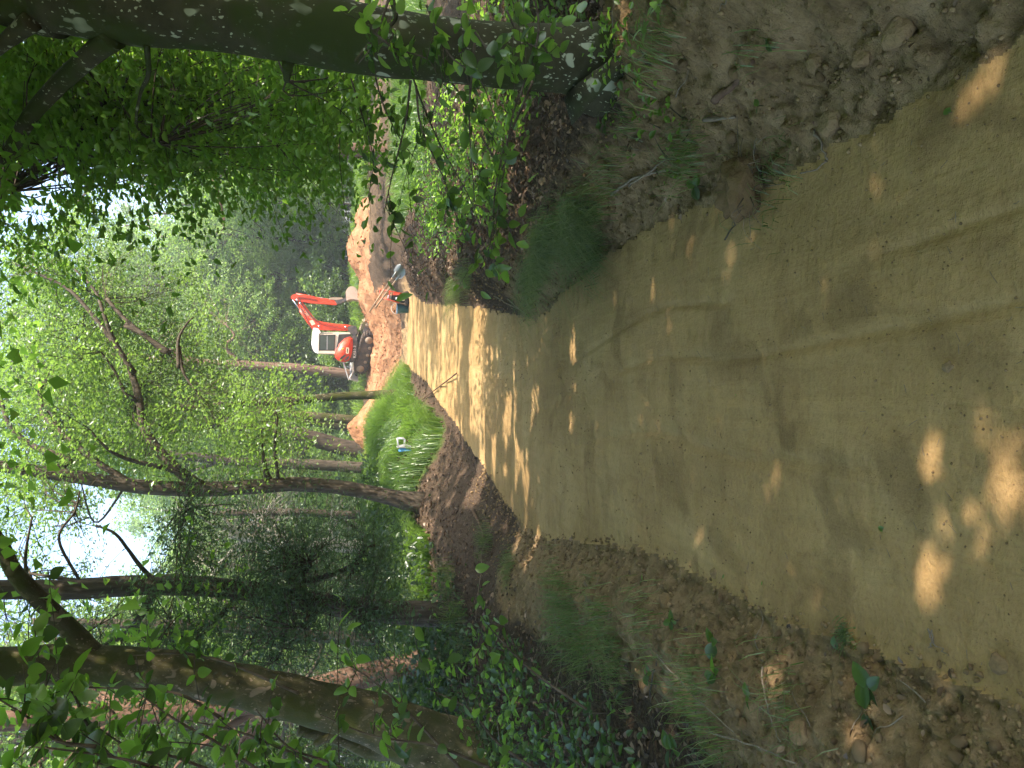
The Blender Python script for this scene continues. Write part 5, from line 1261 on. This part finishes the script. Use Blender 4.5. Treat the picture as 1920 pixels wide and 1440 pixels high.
under('undergrowth', 'scattered larger bright leaves among the tangle opposite the beech', 150, lambda y, n: XL(y) - .9 - rng.gamma(1.8, .8, n), 2.4, 9.5, .40, .085, M['beech_leaf'], 8)
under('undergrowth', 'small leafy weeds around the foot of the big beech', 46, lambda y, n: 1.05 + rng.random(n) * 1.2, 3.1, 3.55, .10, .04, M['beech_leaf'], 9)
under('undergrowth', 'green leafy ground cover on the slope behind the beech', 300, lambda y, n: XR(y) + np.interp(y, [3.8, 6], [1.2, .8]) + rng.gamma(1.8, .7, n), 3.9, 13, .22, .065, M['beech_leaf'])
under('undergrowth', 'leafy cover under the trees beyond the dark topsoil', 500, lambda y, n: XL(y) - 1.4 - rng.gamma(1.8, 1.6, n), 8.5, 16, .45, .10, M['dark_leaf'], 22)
for k in range(60):
    y = rng.uniform(2.5, 9); x = float(XL(y)) - rng.uniform(.9, 3.5); a = rng.uniform(0, 6.28); Ls = rng.uniform(.4, 1.1); P = []
    for q in range(5):
        xx = x + math.cos(a) * Ls * q / 4 + rng.normal() * .03; yy = y + math.sin(a) * Ls * q / 4; P.append((xx, yy, float(H(xx, yy)) + .02 + .06 * rng.random() + .05 * q * (k % 3 == 0)))
    P = np.array(P); V, F = tube(spline(P - P[0], 14), np.linspace(.007, .002, 14) * rng.uniform(.5, 1.3), 5)
    o = link('dead_twig', MB().add(V, F).mesh('dead_twig', M['bark' if k % 2 else 'deadwood'], True), loc=tuple(P[0])); tag(o, 'dead twig lying in the tangle of leaves opposite the beech', 'twig', 'dead twigs in the undergrowth')

# stray green leaves and straw on the path
for px, py, L, lab in [(1383, 740, .018, 'tiny bright green leaf on the middle of the path'), (1650, 988, .03, 'small pale leaf lying on the path'), (1432, 1097, .022, 'green leaf crumb at the left path edge'), (1358, 1085, .022, 'dark green leaf scrap on the left ridge'), (1773, 215, .03, 'curled dark leaf near the right path edge')]:
    p = on_ground(px, py, .8, 10); o = link('fallen_leaf', LF[0], loc=(p[0], p[1], p[2] + .006)); o.scale = (L,) * 3; o.rotation_euler = (.1, .2, rng.uniform(0, 6)); tag(o, lab, 'leaf')

# ------------------------------------------------------------------ roots, sticks
def stick(pxs, r, label, mat='deadwood', lift=.01, name='stick'):
    P = [on_ground(a, b, .8, 26) + [0, 0, lift] for a, b in pxs]; c = P[0].copy()
    sp = spline(P, max(5, 4 * len(P))) - c; sp[:, 2] += .004 * rng.normal(size=len(sp))
    V, F = tube(sp, np.linspace(r, r * .55, len(sp)), 7, rough=.12); o = link(name, MB().add(V, F).mesh(name, M[mat], True), loc=tuple(c)); tag(o, label, 'root' if name == 'root' else 'stick'); return o
stick([(1530, 245), (1545, 270), (1556, 300)], .005, 'pale bare root poking from the right bank', name='root')
stick([(1505, 325), (1530, 320), (1550, 305), (1558, 296)], .003, 'thin pale root curling down to the right path edge', name='root')
stick([(1345, 190), (1380, 160), (1415, 115)], .016, 'thick grey stick lying on the right bank', 'bark_red')
stick([(1325, 225), (1385, 220)], .010, 'short grey stick above the grassy sod on the right', 'deadwood')
stick([(1155, 365), (1200, 335), (1255, 320)], .009, 'forked dead branch lying on the right bank by the long grass', 'deadwood', .02)
stick([(1190, 350), (1230, 322), (1260, 300)], .006, 'second tine of the dead branch by the long grass', 'deadwood', .03)
stick([(1365, 450), (1385, 420), (1400, 395)], .004, 'thin dark twig casting down onto the sunlit patch by the sod', 'bark', .015)
stick([(1235, 1370), (1225, 1300), (1240, 1240)], .006, 'dark crooked stick in the left leaf litter', 'bark', .02)
stick([(1750, 1178), (1757, 1200), (1780, 1225)], .003, 'forked pale rootlet on the smooth path near its left edge', name='root')
stick([(1758, 1180), (1755, 1205), (1752, 1213)], .0025, 'short tine of the forked pale rootlet', name='root')
stick([(1255, 1225), (1320, 1300), (1400, 1370)], .0035, 'long straight grey twig slanting through the left weeds', 'deadwood', .05)
stick([(1440, 1250), (1450, 1330), (1470, 1390)], .004, 'upright thin dry stem on the near left bank', 'deadwood', .02)
stick([(1320, 1365), (1420, 1395), (1500, 1430)], .0045, 'grey branch at the bottom left among leaves', 'deadwood', .02)
stick([(890, 955), (905, 985), (912, 1010)], .02, 'weathered stick on the dark bank left of the path', 'bark_red', .03)
stick([(860, 700), (800, 745), (775, 760)], .012, 'broken branch in the soil where the path bends left', 'bark_red', .03)
stick([(955, 560), (985, 585), (995, 597)], .008, 'pale torn root where the bank meets the path on the right', name='root')
stick([(930, 555), (955, 570), (975, 580)], .008, 'upper torn root on the right bank end', name='root')
stick([(738, 905), (725, 920), (715, 918)], .035, 'dead forked branch leaning in the bright grass by the crooked tree', 'bark_pale', .15)
for k in range(40):
    y = rng.uniform(1.8, 7); sdn = rng.random() < .55
    x = float(XL(y)) - rng.uniform(.05, 1.0) if sdn else float(XR(y)) + rng.uniform(.05, 1.0)
    a = rng.uniform(0, 6.28); Ls = rng.uniform(.05, .22); P = []
    for q in range(4):
        xx = x + math.cos(a) * Ls * q / 3 + rng.normal() * .008; yy = y + math.sin(a) * Ls * q / 3; P.append((xx, yy, float(H(xx, yy)) + .008))
    P = np.array(P); V, F = tube(spline(P - P[0], 8), np.linspace(.0028, .001, 8), 5)
    o = link('rootlet', MB().add(V, F).mesh('rootlet', M['deadwood'], True), loc=tuple(P[0])); tag(o, 'thin pale rootlet lying on the left bank' if sdn else 'thin pale rootlet lying on the right bank', 'root', 'rootlets strewn over the banks')

# ------------------------------------------------------------------ leafy twigs hanging close to the camera
def spray(root, pts, r0, n_leaf, L, me_list, jitter=.05, sub=4):
    base = np.array(root.location); lp = spline(pts, 16)
    V, F = tube(lp - base, np.linspace(r0, r0 * .3, 16), 6); link('twig', MB().add(V, F).mesh('twig', M['bark'], True), root)
    for s_ in range(sub):
        i = int(4 + 11 * rng.random()); d = rng.normal(size=3) * [.22, .22, .08]; lq = limb_curve(lp[i], lp[i] + d, .02, .05, 6)
        V, F = tube(lq - base, np.linspace(r0 * .35, r0 * .15, 6), 4); link('twig', MB().add(V, F).mesh('twig', M['bark'], True), root)
        for q in range(n_leaf // (sub + 1)):
            b = lq[min(5, 1 + q % 5)] - base + rng.normal(size=3) * .012
            put_leaf(root, me_list[q % len(me_list)], b, rng.normal(size=3) * [1, 1, .3] + [0, 0, -.25], L * rng.uniform(.7, 1.2), roll=rng.normal() * .5)
    for q in range(n_leaf // (sub + 1)):
        i = 4 + q % 12; b = lp[i] - base + rng.normal(size=3) * .012
        put_leaf(root, me_list[q % len(me_list)], b, rng.normal(size=3) * [1, 1, .3] + [0, 0, -.25], L * rng.uniform(.7, 1.2), roll=rng.normal() * .5)

HZ = thing('hazel_bush', 'hazel twigs with round green leaves hanging close in front of the leaning trunk', 'bush', loc=tuple(on_ground(1010, 1430, 1, 8)))
hz = [[(1000, 1440, 3.2), (930, 1390, 3.2), (880, 1330, 3.2), (800, 1290, 3.2)], [(940, 1450, 3.0), (820, 1400, 3.0), (700, 1380, 3.0), (600, 1340, 3.0)], [(1100, 1330, 3.4), (1000, 1260, 3.5), (930, 1190, 3.6), (900, 1150, 3.6)],
      [(880, 1460, 3.4), (760, 1330, 3.4), (690, 1270, 3.5), (640, 1240, 3.5)], [(650, 1460, 2.8), (520, 1400, 2.8), (440, 1370, 2.8), (350, 1350, 2.8)], [(430, 1460, 2.8), (330, 1420, 2.8), (240, 1400, 2.8), (150, 1340, 2.8)], [(300, 1470, 2.4), (160, 1420, 2.4), (80, 1360, 2.5), (20, 1330, 2.5)],
      [(420, 1350, 3.0), (330, 1300, 3.0), (200, 1290, 3.1), (90, 1290, 3.1)], [(560, 1300, 3.3), (420, 1240, 3.4), (330, 1225, 3.4), (240, 1230, 3.4)]]
HZ2 = thing('hazel_bush', 'upper hazel twigs with round green leaves hanging before the leaning trunk top', 'bush', loc=tuple(at(400, 1470, 2.6)))
hz2 = [[(520, 1470, 2.5), (420, 1400, 2.5), (330, 1350, 2.5), (260, 1300, 2.55)], [(380, 1470, 2.3), (260, 1430, 2.3), (150, 1410, 2.3), (60, 1400, 2.3)], [(250, 1470, 2.6), (170, 1370, 2.6), (130, 1290, 2.6), (60, 1240, 2.65)], [(180, 1400, 2.2), (110, 1390, 2.2), (60, 1350, 2.2), (-20, 1300, 2.2)],
       [(560, 1470, 2.7), (480, 1440, 2.7), (400, 1400, 2.7), (300, 1390, 2.7)], [(700, 1470, 2.6), (620, 1430, 2.6), (540, 1400, 2.6), (480, 1330, 2.6)]]
for h_ in hz2: spray(HZ2, pts_px(h_), .006, 45, .065, LF + LFF)
for h_ in hz: spray(HZ, pts_px(h_), .007, 30, .065, LF)
BB = thing('beech_sapling', 'low beech branch with broad leaves hanging across the foot of the big beech', 'branch', loc=tuple(at(1010, -20, 3.0)))
bb = [[(1000, -20, 3.0), (1010, 60, 3.0), (985, 150, 3.0), (960, 220, 3.05), (945, 320, 3.1), (930, 420, 3.15)], [(800, 10, 3.1), (840, 100, 3.1), (900, 150, 3.1), (930, 230, 3.15)], [(700, 60, 3.0), (740, 90, 3.0), (800, 110, 3.05), (820, 140, 3.1)],
      [(735, -20, 3.1), (700, 80, 3.1), (672, 120, 3.15)], [(770, 150, 3.4), (760, 230, 3.45), (735, 330, 3.5), (720, 400, 3.5)], [(780, 160, 3.6), (790, 240, 3.6), (830, 330, 3.7), (860, 420, 3.7)], [(1000, 150, 3.2), (940, 300, 3.2), (925, 420, 3.25), (940, 500, 3.3)], [(890, 80, 2.9), (880, 220, 3.0), (890, 380, 3.1)]]
BB2 = thing('beech_sapling', 'drooping beech branch with broad leaves beyond the big beech, over the leaf litter', 'branch', loc=tuple(at(820, 100, 3.9)))
bb2 = [[(760, 100, 3.9), (790, 190, 3.9), (830, 280, 4.0), (880, 370, 4.0), (910, 450, 4.1)], [(820, 120, 3.9), (880, 200, 3.9), (930, 270, 4.0), (950, 380, 4.0)], [(700, 130, 4.4), (720, 200, 4.5), (750, 260, 4.5), (780, 300, 4.6)], [(650, 120, 4.6), (680, 220, 4.6), (700, 300, 4.7), (690, 370, 4.8)],
       [(890, 60, 3.0), (930, 110, 3.0), (970, 130, 3.0), (1000, 160, 3.0)], [(900, 250, 3.3), (940, 330, 3.3), (935, 400, 3.3), (915, 470, 3.3)], [(950, 20, 3.1), (975, 70, 3.1), (1000, 90, 3.1), (1010, 130, 3.1)]]
for h_ in bb2: spray(BB2, pts_px(h_), .006, 40, .07, LF + LFF)
for h_ in bb: spray(BB, pts_px(h_), .006, 36, .072, LF + LFF)

# ------------------------------------------------------------------ hazy air
hz_m, t, o = new_mat('haze_air')
pv = t.nodes.new('ShaderNodeVolumePrincipled'); pv.inputs['Color'].default_value = (.86, .95, .92, 1); pv.inputs['Density'].default_value = .0028; pv.inputs['Anisotropy'].default_value = .3
t.links.new(pv.outputs[0], o.inputs['Volume'])
bm = bmesh.new(); bmesh.ops.create_cube(bm, size=1.0)
for v in bm.verts: v.co = Vector((v.co.x * 310, v.co.y * 190 + 60, v.co.z * 27 + 11.5))
me = bpy.data.meshes.new('haze'); bm.to_mesh(me); bm.free(); me.materials.append(hz_m)
tag(link('haze', me), 'pale hazy air between the trees', kind='stuff')

# ------------------------------------------------------------------ labels: tell neighbours apart
REP = [('right bank', 'bank on the beech side'), ('left bank', 'bank opposite the beech'), ('left path edge', 'path edge opposite the beech'), ('right path edge', 'path edge on the beech side'),
       ('left of the path', 'on the side opposite the beech'), ('right of the path', 'on the beech side'), ('on the left', 'on the side opposite the beech'), ('the left ridge', 'the sandy ridge'), ('left leaf litter', 'leaf litter opposite the beech')]
for o in COL.objects:
    if o.parent is None and o.get('label'):
        for a, b in REP:
            t_ = o['label'].replace(a, b)
            if len(t_.split()) <= 16 and t_.count('beech') <= 1 + o['label'].count('big beech'): o['label'] = t_
ORD = 'first second third fourth fifth sixth seventh eighth ninth tenth eleventh twelfth thirteenth fourteenth fifteenth sixteenth seventeenth eighteenth nineteenth twentieth'.split()
groups = {}
for o in COL.objects:
    if o.parent is None and o.get('label') and o.get('category'): groups.setdefault(o['label'], []).append(o)
for lab, L_ in groups.items():
    if not (1 < len(L_) <= 46) or L_[0].get('category') in ('clod', 'root', 'plant', 'twig'): continue
    L_.sort(key=lambda o: -project(np.array([o.location[:]]))[1][0])
    n = len(L_)
    for i, o in enumerate(L_):
        j = i if i < (n + 1) // 2 else n - 1 - i
        side_ = 'leaning-trunk' if i < (n + 1) // 2 else 'big-beech'
        if j < len(ORD): o['label'] = lab + (', ' if len(lab.split()) < 11 else ', ') + ORD[j] + ' from the ' + side_ + ' side'
        if len(o['label'].split()) > 16: o['label'] = lab
